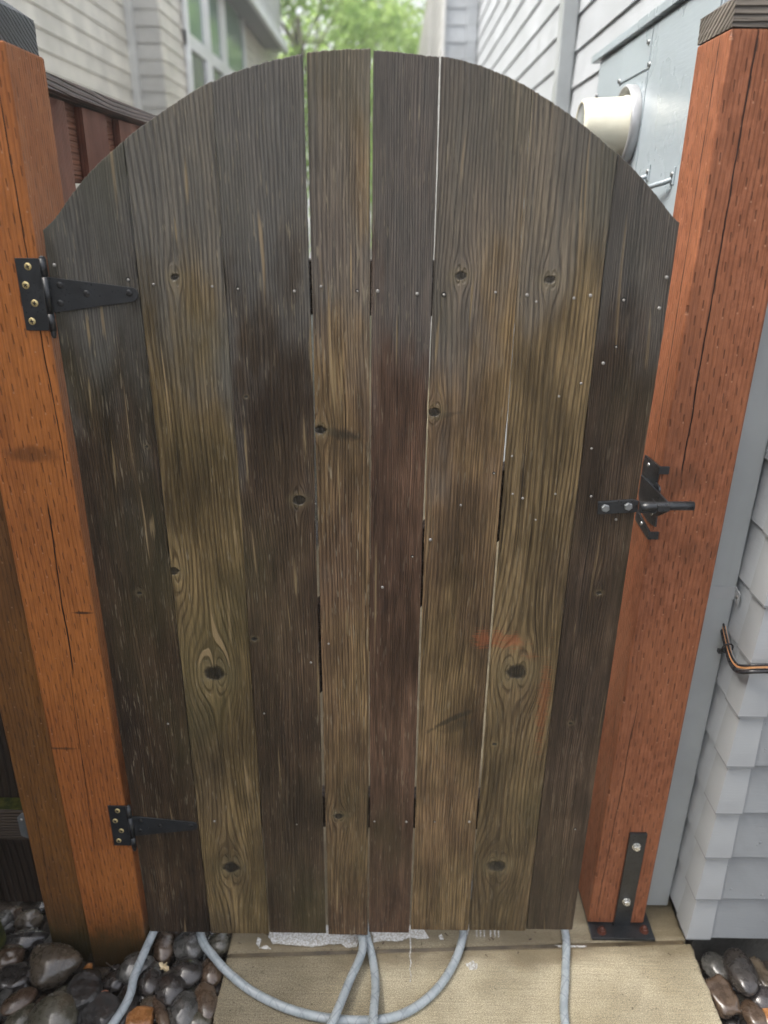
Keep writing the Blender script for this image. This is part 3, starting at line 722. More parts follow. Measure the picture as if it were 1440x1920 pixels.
def lap_wall(p0, p1, out, z0, z1, mat, parent, name='wall', lip=0.010, joints=(), back=0.06):
    """lapped siding from p0 to p1 (xy), outward normal out; each course leans out at its foot"""
    p0 = Vector((p0[0], p0[1], 0)); p1 = Vector((p1[0], p1[1], 0)); o = Vector((out[0], out[1], 0))
    m = MB(); z = z0
    while z < z1 - 1e-4:
        zt = min(z + LAP, z1)
        prof = [(lip, z), (lip*0.0 + 0.0005, zt), (-back, zt), (-back, z)]
        a = [m.bm.verts.new(p0 + o*u + Vector((0, 0, v))) for u, v in prof]
        b = [m.bm.verts.new(p1 + o*u + Vector((0, 0, v))) for u, v in prof]
        m.bm.faces.new((a[0], b[0], b[1], a[1])); m.bm.faces.new((a[3], b[3], b[0], a[0]))
        m.bm.faces.new((a[0], a[1], a[2], a[3])); m.bm.faces.new((b[0], b[3], b[2], b[1]))
        z = zt
    # back sheet
    q = [p0 - o*back, p1 - o*back]
    vs = [m.bm.verts.new(q[0] + Vector((0,0,z0))), m.bm.verts.new(q[1] + Vector((0,0,z0))), m.bm.verts.new(q[1] + Vector((0,0,z1))), m.bm.verts.new(q[0] + Vector((0,0,z1)))]
    m.bm.faces.new(vs)
    return m.build(name, mat, parent)
SZ0 = 0.050; WX = 0.752; WY = 0.019
house = thing('house', (2.5, 4, 0), 'grey house with lapped siding on the right, its corner behind the right post', 'house')
NR = 33; ZR = SZ0 + LAP*NR
lap_wall((WX, WY), (WX, 6.5), (-1, 0), SZ0, ZR, M['sideR'], house)
lap_wall((WX, WY), (5.0, WY), (0, -1), SZ0, ZR, M['sideF'], house)
lap_wall((0.445, 6.5), (WX, 6.5), (0, -1), SZ0, ZR, M['sideR'], house)
lap_wall((0.445, 6.5), (0.445, 15.5), (-1, 0), SZ0, ZR, M['sideW'], house)
for (yy) in (6.47, 9.4, 15.4):
    MB().box(0.425, 0.452, yy, yy + 0.10, SZ0, ZR).build('corner_trim', M['trimW'], house)
MB().box(0.640, 0.735, 6.455, 6.49, SZ0, ZR).build('corner_trim', M['sideR'], house)
MB().box(WX + 0.03, 5.0, WY + 0.03, 15.4, -0.15, SZ0 + 0.02).build('foundation', M['found'], house)
MB().box(0.47, 5.0, 6.57, 15.4, -0.15, ZR).build('core', M['found'], house)
MB().box(WX + 0.065, 4.9, WY + 0.065, 6.6, SZ0, ZR).build('core', M['found'], house)
# folded corner pieces, one per course
cc = None
for k in range(NR):
    z = SZ0 + LAP*k
    if cc is None:
        m = MB()
        L1, L2, ee, lipc, zt = 0.052, 0.046, 0.0022, 0.0112, LAP - 0.002
        def P(u, v, zz, out_):  # corner profile at height
            return None
        def ring(zz, off):
            return [(WX + L2, WY - off, zz), (WX - off, WY - off, zz), (WX - off, WY + L1, zz)]
        lo = ring(SZ0 - 0.004, lipc + ee); hi = ring(SZ0 + zt, 0.0018 + ee)
        li = ring(SZ0 - 0.004, lipc - 0.004)
        a = [m.bm.verts.new(p) for p in lo]; b = [m.bm.verts.new(p) for p in hi]; c = [m.bm.verts.new(p) for p in li]
        for q in (0, 1):
            m.bm.faces.new((a[q], b[q], b[q+1], a[q+1])); m.bm.faces.new((a[q], a[q+1], c[q+1], c[q]))
        m.bm.faces.new((a[0], c[0], b[0])); m.bm.faces.new((a[2], b[2], c[2]))
        cc = m.build('corner_piece', M['sideC'], house)
    else:
        o = cc.copy(); C.objects.link(o); o.parent = house; o.location = Vector(cc.location) + Vector((0, 0, LAP*k))
def downspout(x0, x1, y0, y1, z0, z1, parent, brz=()):
    m = MB(); m.box(x0, x1, y0, y1, z0, z1)
    d = m.build('downspout', M['spout'], parent, bevel=0.006, seg=3)
    for z in brz:
        b = MB()
        b.box(x0 - 0.0016, x1, y0 - 0.0016, y0 - 0.0003, z, z + 0.030); b.box(x0 - 0.0018, x0 - 0.0003, y0 - 0.0010, y1, z + 0.0003, z + 0.0297)
        b.prism([(y0 - 0.001, z + 0.0005), (y0 - 0.024, z - 0.004), (y0 - 0.024, z + 0.022), (y0 - 0.001, z + 0.0295)], lambda u, v, k: (x1 - (0.0030 if k else 0.0016), u, v))
        bo = b.build('bracket', M['sideC'], d, bevel=0.0003)
        MB().lathe([(0, 0.004), (0.0015, 0.0035), (0.002, 0)], (x1 - 0.0030, y0 - 0.014, z + 0.012), (-1, 0, 0), 14).build('screw', M['nail'], bo)
    return d
downspout(0.6800, 0.7410, 0.1250, 0.2050, 0.014, ZR, house, (0.920, 2.4))
downspout(0.6780, 0.7410, 2.2600, 2.3500, 0.014, ZR, house, (1.2, 3.2))

# electrical cabinet with the round meter
M['cab'] = paint_mat('cabinet_paint', (0.31, 0.362, 0.395), 8, 0.30, 0.05, 0.0007, blotch=0.05)
M['cream'] = simple('cream_enamel', (0.66, 0.645, 0.53), 0.36, 0, 0.0004, 150, 0.06)
M['ring'] = simple('galvanised_ring', (0.40, 0.41, 0.42), 0.38, 0.4, 0.0004, 150, 0.1)
cab = thing('meter_cabinet', (0.67, 0.8, 1.30), 'pale blue grey steel electrical cabinet on the grey siding above the gate', 'electrical cabinet')
BX = 0.603
MB().box(BX, 0.742, 0.345, 1.235, 1.30, 2.085).build('housing', M['cab'], cab, bevel=0.003)
m = MB(); m.prism([(BX - 0.014, 2.0880), (BX - 0.014, 2.1080), (0.745, 2.150), (0.745, 2.0880)], lambda u, v, k: (u, 0.330 if not k else 1.290, v))
m.build('rain_hood', M['cab'], cab, bevel=0.0015)
def panel(y0, y1, z0, z1, t=0.0035, name='panel'):
    return MB().box(BX - t, BX - 0.0006, y0, y1, z0, z1).build(name, M['cab'], cab, bevel=0.001)
panel(0.352, 0.742, 1.31, 2.078); panel(0.748, 0.985, 1.995, 2.078); panel(0.748, 0.985, 1.31, 1.988); panel(0.990, 1.228, 1.31, 2.078, 0.0022)
for y_, z_ in ((0.765, 2.050), (0.738, 2.000), (0.985, 2.000), (1.215, 1.995), (0.738, 1.45), (0.985, 1.45)):
    m = MB(); m.lathe([(0, 0.0068), (0.002, 0.0064), (0.0046, 0.0036), (0.0050, 0)], (BX - 0.0035, y_, z_), (-1, 0, 0), 18)
    so_ = m.build('screw', M['galv'], cab, origin=(BX - 0.0035, y_, z_))
    MB().box(BX - 0.0090, BX - 0.0078, y_ - 0.0012, y_ + 0.0012, z_ - 0.004, z_ + 0.004).build('slot', M['hole'], so_)
for yh, zh in ((0.470, 1.747), (0.640, 1.760)):
    m = MB(); m.box(BX - 0.0060, BX - 0.0037, yh - 0.012, yh + 0.010, zh - 0.012, zh + 0.022)
    m.tube([(BX - 0.006, yh, zh - 0.002), (BX - 0.020, yh + 0.006, zh - 0.008), (BX - 0.028, yh + 0.060, zh - 0.014), (BX - 0.028, yh + 0.12, zh - 0.020)], 0.0055, 12)
    hd = m.build('handle', M['cab'], cab, bevel=0.0004)
    MB().lathe([(0, 0.006), (0.003, 0.005), (0.0035, 0)], (BX - 0.0060, yh, zh + 0.008), (-1, 0, 0), 16).build('screw', M['galv'], hd)
mt = thing('electric_meter', (BX, 0.842, 1.880), 'round cream electric meter in a pale ring sticking out of the cabinet', 'meter')
MB().lathe([(0.003, 0.0), (0.003, 0.0925), (0.006, 0.0935), (0.024, 0.0925), (0.028, 0.0900), (0.028, 0.0860), (0.018, 0.0835), (0.008, 0.080), (0.006, 0.069)], (BX, 0.842, 1.880), (-1, 0, 0), 72).build('ring', M['ring'], mt)
MB().lathe([(0.008, 0.0700), (0.024, 0.0695), (0.030, 0.0665), (0.122, 0.0615), (0.129, 0.0585), (0.132, 0.0530), (0.129, 0.0505)], (BX, 0.842, 1.880), (-1, 0, 0), 72).build('cover', M['cream'], mt)
M['glass'] = simple('meter_window', (0.32, 0.34, 0.34), 0.10, 0, 0, 50, 0.2)
MB().lathe([(0.1295, 0.0515), (0.1275, 0.048), (0.1270, 0.0)], (BX, 0.842, 1.880), (-1, 0, 0), 60).build('window', M['glass'], mt)

# cables round the corner
M['orange'] = simple('orange_cable', (0.72, 0.36, 0.16), 0.42, 0, 0.0004, 200, 0.12)
M['blackc'] = simple('black_cable', (0.018, 0.018, 0.020), 0.3, 0, 0.0003, 200, 0.2)
cb = thing('cable_bundle', (0.72, 0.03, 0.82), 'orange and black cables tied together round the grey siding corner', 'cable')
def cr(P, n=10):
    P = [Vector(p) for p in P]; out = []
    for i in range(len(P)-1):
        a, b, c, d = P[max(i-1, 0)], P[i], P[i+1], P[min(i+2, len(P)-1)]
        for k in range(n):
            t_ = k/n
            out.append(0.5*((2*b) + (c-a)*t_ + (2*a-5*b+4*c-d)*t_*t_ + (3*b-a-3*c+d)*t_**3))
    out.append(P[-1]); return out
base_path = [(0.736, 0.200, 0.885), (0.733, 0.140, 0.852), (0.730, 0.100, 0.828), (0.726, 0.062, 0.812), (0.723, 0.028, 0.812), (0.724, 0.002, 0.824), (0.744, -0.013, 0.836), (0.80, -0.015, 0.838), (0.95, -0.013, 0.830), (1.6, -0.010, 0.80)]
def shift(P, dx, dy, dz): return [(x+dx, y+dy, z+dz) for x, y, z in P]
MB().tube(cr(shift(base_path, 0.0, 0.0, 0.006)), 0.0037, 12).build('orange_cable', M['orange'], cb)
MB().tube(cr(shift(base_path, -0.002, -0.002, -0.0035)), 0.0046, 12).build('black_cable', M['blackc'], cb)
MB().tube(cr(shift(base_path, 0.004, 0.004, 0.004)), 0.0034, 10).build('grey_cable', M['spout'], cb)
MB().tube(cr(shift(base_path, -0.003, -0.003, 0.0125)), 0.0022, 10).build('thin_cable', M['blackc'], cb)
m = MB(); zc = Vector((0.7275, 0.085, 0.8220))
m.tube([zc + Vector((0.011*math.cos(a)*1.0, -0.006*math.sin(a)*0.6, 0.013*math.sin(a))) for a in [2*PI*k/18 for k in range(19)]], 0.0018, 8)
m.box(zc.x - 0.013, zc.x - 0.006, zc.y + 0.006, zc.y + 0.016, zc.z - 0.018, zc.z - 0.010)
m.build('zip_tie', M['blackc'], cb)

# ================================================================== HOUSE ON THE LEFT
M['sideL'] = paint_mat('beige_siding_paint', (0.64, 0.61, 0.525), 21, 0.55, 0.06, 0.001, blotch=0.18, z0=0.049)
M['sideLg'] = paint_mat('beige_siding_paint_shaded', (0.50, 0.49, 0.45), 22, 0.55, 0.06, 0.001, z0=0.049)  # same beige paint, darkened for the shaded end face
M['trimL'] = paint_mat('left_trim_paint', (0.62, 0.62, 0.59), 23, 0.5, 0.05, 0.0006)
M['whiteT'] = paint_mat('white_trim_paint', (0.78, 0.79, 0.79), 24, 0.4, 0.04, 0.0004)
lh = thing('house', (-3.5, 5, 0), 'beige house with white framed window and eave, over the left of the gate', 'house')
ZL0 = 2.679 - LAP*20; NL = 52; ZL = ZL0 + LAP*NL; ZLN = ZL0 + LAP*32
lap_wall((-2.45, -6.0), (-2.45, 6.65), (1, 0), ZL0, ZLN, M['sideL'], lh, lip=0.014)
lap_wall((-2.45, 6.65), (-2.15, 6.65), (0, -1), ZL0, ZL, M['sideLg'], lh, lip=0.014)
lap_wall((-2.15, 6.65), (-2.15, 14.6), (1, 0), ZL0, ZL, M['sideL'], lh, lip=0.014)
MB().box(-2.44, -2.375, 6.585, 6.635, ZL0, ZL).build('corner_trim', M['trimL'], lh)
MB().box(-5, -2.515, -6, 6.6, -0.1, ZLN).build('core', M['found'], lh)
MB().box(-2.5, -2.215, 6.72, 14.5, -0.1, ZL).build('core', M['found'], lh)
# window
gl = T('window_glass'); gl.out((0.20, 0.30, 0.23), 0.08, 1.0)  # green base colour stands in for the reflected trees
M['pane'] = gl.m
wn = MB()
WXL = -2.132
y0w, y1w, z0w, z1w = 7.45, 10.9, 2.20, 4.9
wn.box(WXL, WXL+0.03, y0w, y1w, z0w, z0w+0.09).box(WXL, WXL+0.03, y0w, y1w, z1w-0.09, z1w).box(WXL, WXL+0.031, y0w, y0w+0.16, z0w, z1w).box(WXL, WXL+0.031, y1w-0.1, y1w, z0w, z1w)
wn.box(WXL, WXL+0.029, y0w, y1w, 3.20, 3.33)
for a_, b_ in ((8.30, 8.62), (9.22, 9.55)): wn.box(WXL, WXL+0.0285, a_, b_, z0w, z1w)
wo_ = wn.build('window', M['whiteT'], lh)
MB().box(WXL-0.01, WXL+0.006, y0w+0.05, y1w-0.05, 3.26, z1w-0.05).build('pane', M['pane'], wo_)
M['blind'] = simple('lower_pane', (0.14, 0.15, 0.16), 0.15, 0, 0, 40, 0.1)
MB().box(WXL-0.01, WXL+0.006, y0w+0.05, y1w-0.05, z0w+0.05, 3.24).build('pane', M['blind'], wo_)
# eave, gutter and upper storey
M['soffit'] = paint_mat('soffit_paint', (0.28, 0.285, 0.29), 25, 0.6, 0.05, 0.0006)
MB().box(-2.13, -1.82, 8.6, 12.9, 4.10, 4.16).build('soffit', M['soffit'], lh)
MB().box(-1.82, -1.76, 8.6, 12.95, 4.04, 4.17).build('gutter', M['whiteT'], lh, bevel=0.01)
lap_wall((-1.95, 8.8), (-1.95, 13.6), (1, 0), 4.161, ZL, M['sideW'], lh, lip=0.014, back=0.15)

# ================================================================== TREES BEHIND
tl = T('leaf'); lr = tl.noise(tl.vec, 2.2, 3); l2 = tl.white(tl.comb((tl.x*4).floor(), (tl.y*4).floor(), (tl.z*4).floor()))
lc = tl.mix(tl.ss(lr, 0.35, 0.65), (0.22, 0.38, 0.11), (0.42, 0.57, 0.20)); lc = tl.scale_col(lc, l2*0.5 + 0.75)
tl.out(lc, 0.55, 0.25)
tr = tl.n.new('ShaderNodeBsdfTranslucent'); tl.put(tr.inputs[0], tl.mix(0.5, lc, (0.55, 0.70, 0.24)))
ms = tl.n.new('ShaderNodeMixShader'); ms.inputs[0].default_value = 0.6
outn = [n for n in tl.n if n.type == 'OUTPUT_MATERIAL'][0]
tl.l.new(tl.b.outputs[0], ms.inputs[1]); tl.l.new(tr.outputs[0], ms.inputs[2]); tl.l.new(ms.outputs[0], outn.inputs[0])
M['leaf'] = tl.m
M['bark'] = simple('bark', (0.13, 0.115, 0.09), 0.8, 0, 0.02, 12, 0.4)
def tree(loc, H, RX, seed, nclump, label, low=0.25):
    r = random.Random(seed)
    t = thing('tree', loc, label, 'tree', 'trees beyond the alley')
    L = Vector(loc)
    m = MB(); top = L + Vector((r.uniform(-.4, .4), r.uniform(-.4, .4), H*0.62))
    m.tube(cr([L, L + Vector((0.1, 0.05, H*0.25)), top]), [0.009*H*(1-0.028*k) for k in range(21)], 10)
    clumps = []
    for k in range(nclump):
        for _ in range(30):
            a = Vector((r.uniform(-1, 1), r.uniform(-1, 1), r.uniform(-1, 1)))
            if a.length < 1 and a.length > 0.35: break
        c = L + Vector((a.x*RX, a.y*RX, H*(low + (1-low)/2) + a.z*H*(1-low)/2))
        clumps.append(c)
        if k % 3 == 0:
            st_ = L + (top-L)*r.uniform(0.35, 0.95)
            m.tube(cr([st_, (st_+c)/2 + Vector((0, 0, 0.3)), c], 4), [0.022, 0.020, 0.018, 0.016, 0.014, 0.012, 0.010, 0.008, 0.006], 6)
    m.build('trunk', M['bark'], t)
    cm = MB(); bm = cm.bm
    for c in clumps:
        rc = r.uniform(0.5, 1.0) * RX * 0.38
        for j in range(95):
            d = Vector((r.gauss(0, 1), r.gauss(0, 1), r.gauss(0, 0.8))); d = d.normalized() * rc * (r.random() ** 0.45)
            p = c + d; s = r.uniform(0.05, 0.12)
            n = Vector((r.gauss(0, 1), r.gauss(0, 1), r.gauss(0.8, 1))).normalized(); a = n.orthogonal().normalized(); b = n.cross(a)
            vs = [bm.verts.new(p + a*s*u + b*s*v*0.6) for u, v in ((-1, 0), (0, -0.8), (1.1, 0), (0, 0.8))]
            bm.faces.new(vs)
    cm.build('crown', M['leaf'], t)
tree((-1.6, 15.5, -0.1), 8.5, 2.3, 1, 85, 'yellow green leafy tree just right of the beige house eave', 0.12)
tree((0.1, 19.5, -0.1), 9.0, 2.6, 2, 85, 'darker green tree behind the middle of the gate top', 0.1)
tree((-3.6, 20.5, -0.1), 12.5, 3.4, 3, 80, 'tall green tree farther back behind the beige house', 0.12)
tree((2.4, 27.0, -0.1), 11.0, 3.0, 4, 55, 'thin pale green tree with sky showing through, near the grey house', 0.15)
tree((-0.8, 30.0, -0.1), 15.0, 4.2, 5, 80, 'tallest tree at the back, filling the view between the houses', 0.1)

# ================================================================== HOSE
M['hose'] = None
th = T('hose_rubber')
sw = (th.y * 1.0 + th.x * 1.0)
ln = th.ss(((th.y + th.x * 1.3) * (2*PI*17)).sin(), 0.93, 0.985)
ln2 = th.ss(((th.y - th.x * 1.3) * (2*PI*17) + 1.2).sin(), 0.95, 0.99)
hb_ = th.noise(th.vec, 30, 4, 0.6); hs = th.noise(th.vec, 400, 2)
hc = th.mix(th.ss(hb_, 0.4, 0.65), (0.36, 0.40, 0.42), (0.27, 0.31, 0.33))
hc = th.mix(ln.max(ln2) * 0.30, hc, (0.12, 0.14, 0.15)); hc = th.mix(th.ss(hs, 0.68, 0.74, 0, 0.4), hc, (0.1, 0.1, 0.1))
th.bump(hs, 0.0005, 0.6)
M['hose'] = th.out(hc, th.ss(hb_, 0.4, 0.6, 0.25, 0.42), 0.5)
HR = 0.0098
def hp(px, py, z=HR): p = at(px, py, 2, z); return (p.x, p.y, z)
hose = [(-0.80, -0.62, HR+.0), (-0.70, -0.42, 0.004), hp(222, 1905, 0.012), hp(254, 1825, 0.020), hp(287, 1750, 0.022),
        (-0.545, 0.115, 0.022), (-0.515, 0.165, 0.022), (-0.478, 0.120, 0.02), hp(377, 1756, 0.020), hp(402, 1795, 0.020), hp(432, 1827, 0.016),
        hp(478, 1862), hp(545, 1893), hp(620, 1910), hp(700, 1913), hp(760, 1899), hp(812, 1862), hp(848, 1812), hp(868, 1756),
        (0.212, 0.120, HR), (0.27, 0.21, HR), (0.38, 0.22, HR), (0.445, 0.13, HR), hp(1060, 1750), hp(1060, 1830), hp(1059, 1915),
        (0.41, -0.34, HR), (0.36, -0.50, HR), (0.20, -0.58, HR), (0.05, -0.50, HR), (-0.012, -0.34, 0.02), hp(700, 1915, 0.0330), hp(704, 1850, 0.016), hp(699, 1800, HR), hp(688, 1756, HR),
        (-0.055, 0.11, HR), (-0.085, 0.17, HR), (-0.10, 0.10, 0.018), (-0.0640, 0.045, 0.0330), hp(680, 1778, 0.0330), hp(655, 1840, 0.026), hp(626, 1910, 0.0330), (-0.145, -0.28, 0.015), (-0.22, -0.50, HR), (-0.35, -0.65, HR)]
ho = MB(); ho.tube(cr(hose, 14), HR, 18)
tag(ho.build('garden_hose', M['hose'], None), 'light grey garden hose looping out from under the gate over concrete and stones', 'hose')

# white patches painted as sky reflection, with some soap foam, under the gate
ts = T('reflection_foam_film'); sn = ts.noise(ts.vec, 260, 3); vb, _ = ts.vor(ts.vec, 420)
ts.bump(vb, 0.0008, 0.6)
M['reflection_and_foam'] = ts.out(ts.mix(ts.ss(sn, 0.35, 0.6), (0.62, 0.62, 0.60), (0.36, 0.34, 0.29)), 0.12, 0.8)
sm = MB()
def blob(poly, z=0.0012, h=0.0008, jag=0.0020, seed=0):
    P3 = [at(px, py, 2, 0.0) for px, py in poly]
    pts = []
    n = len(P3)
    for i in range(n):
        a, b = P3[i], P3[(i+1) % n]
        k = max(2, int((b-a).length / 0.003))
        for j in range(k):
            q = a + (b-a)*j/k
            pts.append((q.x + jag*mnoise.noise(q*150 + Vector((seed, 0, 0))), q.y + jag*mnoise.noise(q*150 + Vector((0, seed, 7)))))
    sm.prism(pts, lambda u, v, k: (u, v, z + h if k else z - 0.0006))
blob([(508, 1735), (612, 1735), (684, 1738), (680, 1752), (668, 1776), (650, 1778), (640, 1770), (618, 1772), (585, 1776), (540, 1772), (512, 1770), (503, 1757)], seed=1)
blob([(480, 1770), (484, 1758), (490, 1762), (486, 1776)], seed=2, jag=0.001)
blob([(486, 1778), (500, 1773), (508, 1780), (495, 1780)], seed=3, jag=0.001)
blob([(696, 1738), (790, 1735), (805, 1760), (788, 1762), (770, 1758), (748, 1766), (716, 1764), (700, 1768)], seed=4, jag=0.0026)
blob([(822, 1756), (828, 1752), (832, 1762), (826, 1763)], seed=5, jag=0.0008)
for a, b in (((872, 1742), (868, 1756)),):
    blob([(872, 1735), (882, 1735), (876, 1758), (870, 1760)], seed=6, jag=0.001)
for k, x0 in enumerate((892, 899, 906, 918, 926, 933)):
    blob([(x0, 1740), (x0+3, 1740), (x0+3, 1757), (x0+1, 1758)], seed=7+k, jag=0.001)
# thin wavy white line: painted reflection of the gap between two boards
gap_reflection = [(769, 1758), (770, 1780), (768, 1792), (771, 1806), (768, 1818), (771, 1830), (769, 1842)]
blob([(x-0.9, y) for x, y in gap_reflection] + [(x+0.9, y) for x, y in gap_reflection[::-1]], seed=14, jag=0.0006)
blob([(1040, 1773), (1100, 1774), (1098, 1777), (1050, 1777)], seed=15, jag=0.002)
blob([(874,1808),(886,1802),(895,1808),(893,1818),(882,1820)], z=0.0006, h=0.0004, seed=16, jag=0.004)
tag(sm.build('sky_reflection_foam', M['reflection_and_foam'], None), 'painted white sky reflections with a little soap foam on the wet concrete just under the gate', 'reflection_and_foam', kind='stuff')

# ================================================================== RIVER STONES
def stone_mat(name, c, c2, rough=0.22, grain=60, rb=0.0012, speck=0.0):
    t = T(name); a = t.noise(t.vec, grain, 4, 0.6); b = t.noise(t.vec, 12, 3); s = t.noise(t.vec, 420, 2)
    cc_ = t.mix(t.ss(b, 0.35, 0.65), c, c2); cc_ = t.scale_col(cc_, t.ss(a, 0.3, 0.7, 0.72, 1.25))
    if speck: cc_ = t.mix(t.ss(s, 0.60, 0.66, 0, speck), cc_, tuple(min(1, k*3.2) for k in c2))
    t.bump(a + s*0.25 + b*1.5, rb*1.8, 0.9)
    return t.out(cc_, t.ss(a, 0.35, 0.65, rough*0.8, rough*1.9), 0.5, coat=(0.7, 0.09))
ST = {
 'dark': stone_mat('stone_dark', (0.022, 0.019, 0.017), (0.038, 0.032, 0.028)),
 'brown': stone_mat('stone_brown', (0.060, 0.038, 0.024), (0.090, 0.060, 0.038)),
 'olive': stone_mat('stone_olive', (0.060, 0.055, 0.038), (0.085, 0.078, 0.056), speck=0.2),
 'grey': stone_mat('stone_grey', (0.050, 0.049, 0.045), (0.080, 0.077, 0.070), speck=0.25),
 'tan': stone_mat('stone_tan', (0.085, 0.066, 0.045), (0.060, 0.048, 0.035)),
 'orange': stone_mat('stone_orange', (0.30, 0.13, 0.040), (0.22, 0.085, 0.028)),
 'purple': stone_mat('stone_purple', (0.034, 0.029, 0.028), (0.052, 0.044, 0.041)),
 'rough': stone_mat('stone_rough', (0.020, 0.019, 0.018), (0.034, 0.031, 0.028), 0.12, 45, 0.010),
 'speck': stone_mat('stone_speckled', (0.085, 0.055, 0.034), (0.060, 0.042, 0.028), speck=0.6),
}
def rock_me(rx, ry, rz, rot, seed, ang=0.0, amp=0.14, sub=4, egg=0.0):
    bm = bmesh.new(); bmesh.ops.create_icosphere(bm, subdivisions=sub, radius=1.0)
    sv = Vector((seed*3.7, seed*1.9, seed*5.3))
    R3 = Matrix.Rotation(rot, 3, 'Z') @ Matrix.Rotation(0.12*math.sin(seed), 3, 'X')
    for v in bm.verts:
        n = v.co.normalized()
        k = 1 + amp*mnoise.noise(n*1.1 + sv) + amp*0.45*mnoise.noise(n*2.3 + sv)
        if ang:
            q = mnoise.cell_vector(n*1.0 + sv)
            k = 1 + ang*(mnoise.noise(n*2.2 + sv)*0.9 + abs(mnoise.noise(n*1.2 + sv))*-0.7) + 0.03*mnoise.noise(n*9+sv)
            n2 = Vector([max(-0.78, min(0.78, c)) for c in n]) * 1.15
            v.co = n2*k
        else:
            v.co = n*k
        v.co.x *= 1 + egg*v.co.y
        v.co = R3 @ Vector((v.co.x*rx, v.co.y*ry, v.co.z*rz))
    for f in bm.faces: f.smooth = True
    me = bpy.data.meshes.new('river_stone'); bm.to_mesh(me); bm.free(); return me
def rock(px, py, w_, h_, rot, mat, label, z=-0.018, ang=0.0, amp=0.14, egg=0.0, flat=0.62, group='wet river stones'):
    p = at(px, py, 2, z)
    rx = w_/806/2*1.06; ry = h_/806/2*1.22; rz = flat*min(rx, ry)*1.05
    me = rock_me(rx, ry, rz, R(rot), px*0.37+py*0.11, ang, amp, egg=egg)
    me.materials.append(ST[mat])
    o = bpy.data.objects.new('river_stone', me); C.objects.link(o); o.location = p + Vector((0, 0, 0))
    return tag(o, label, 'stone', group)
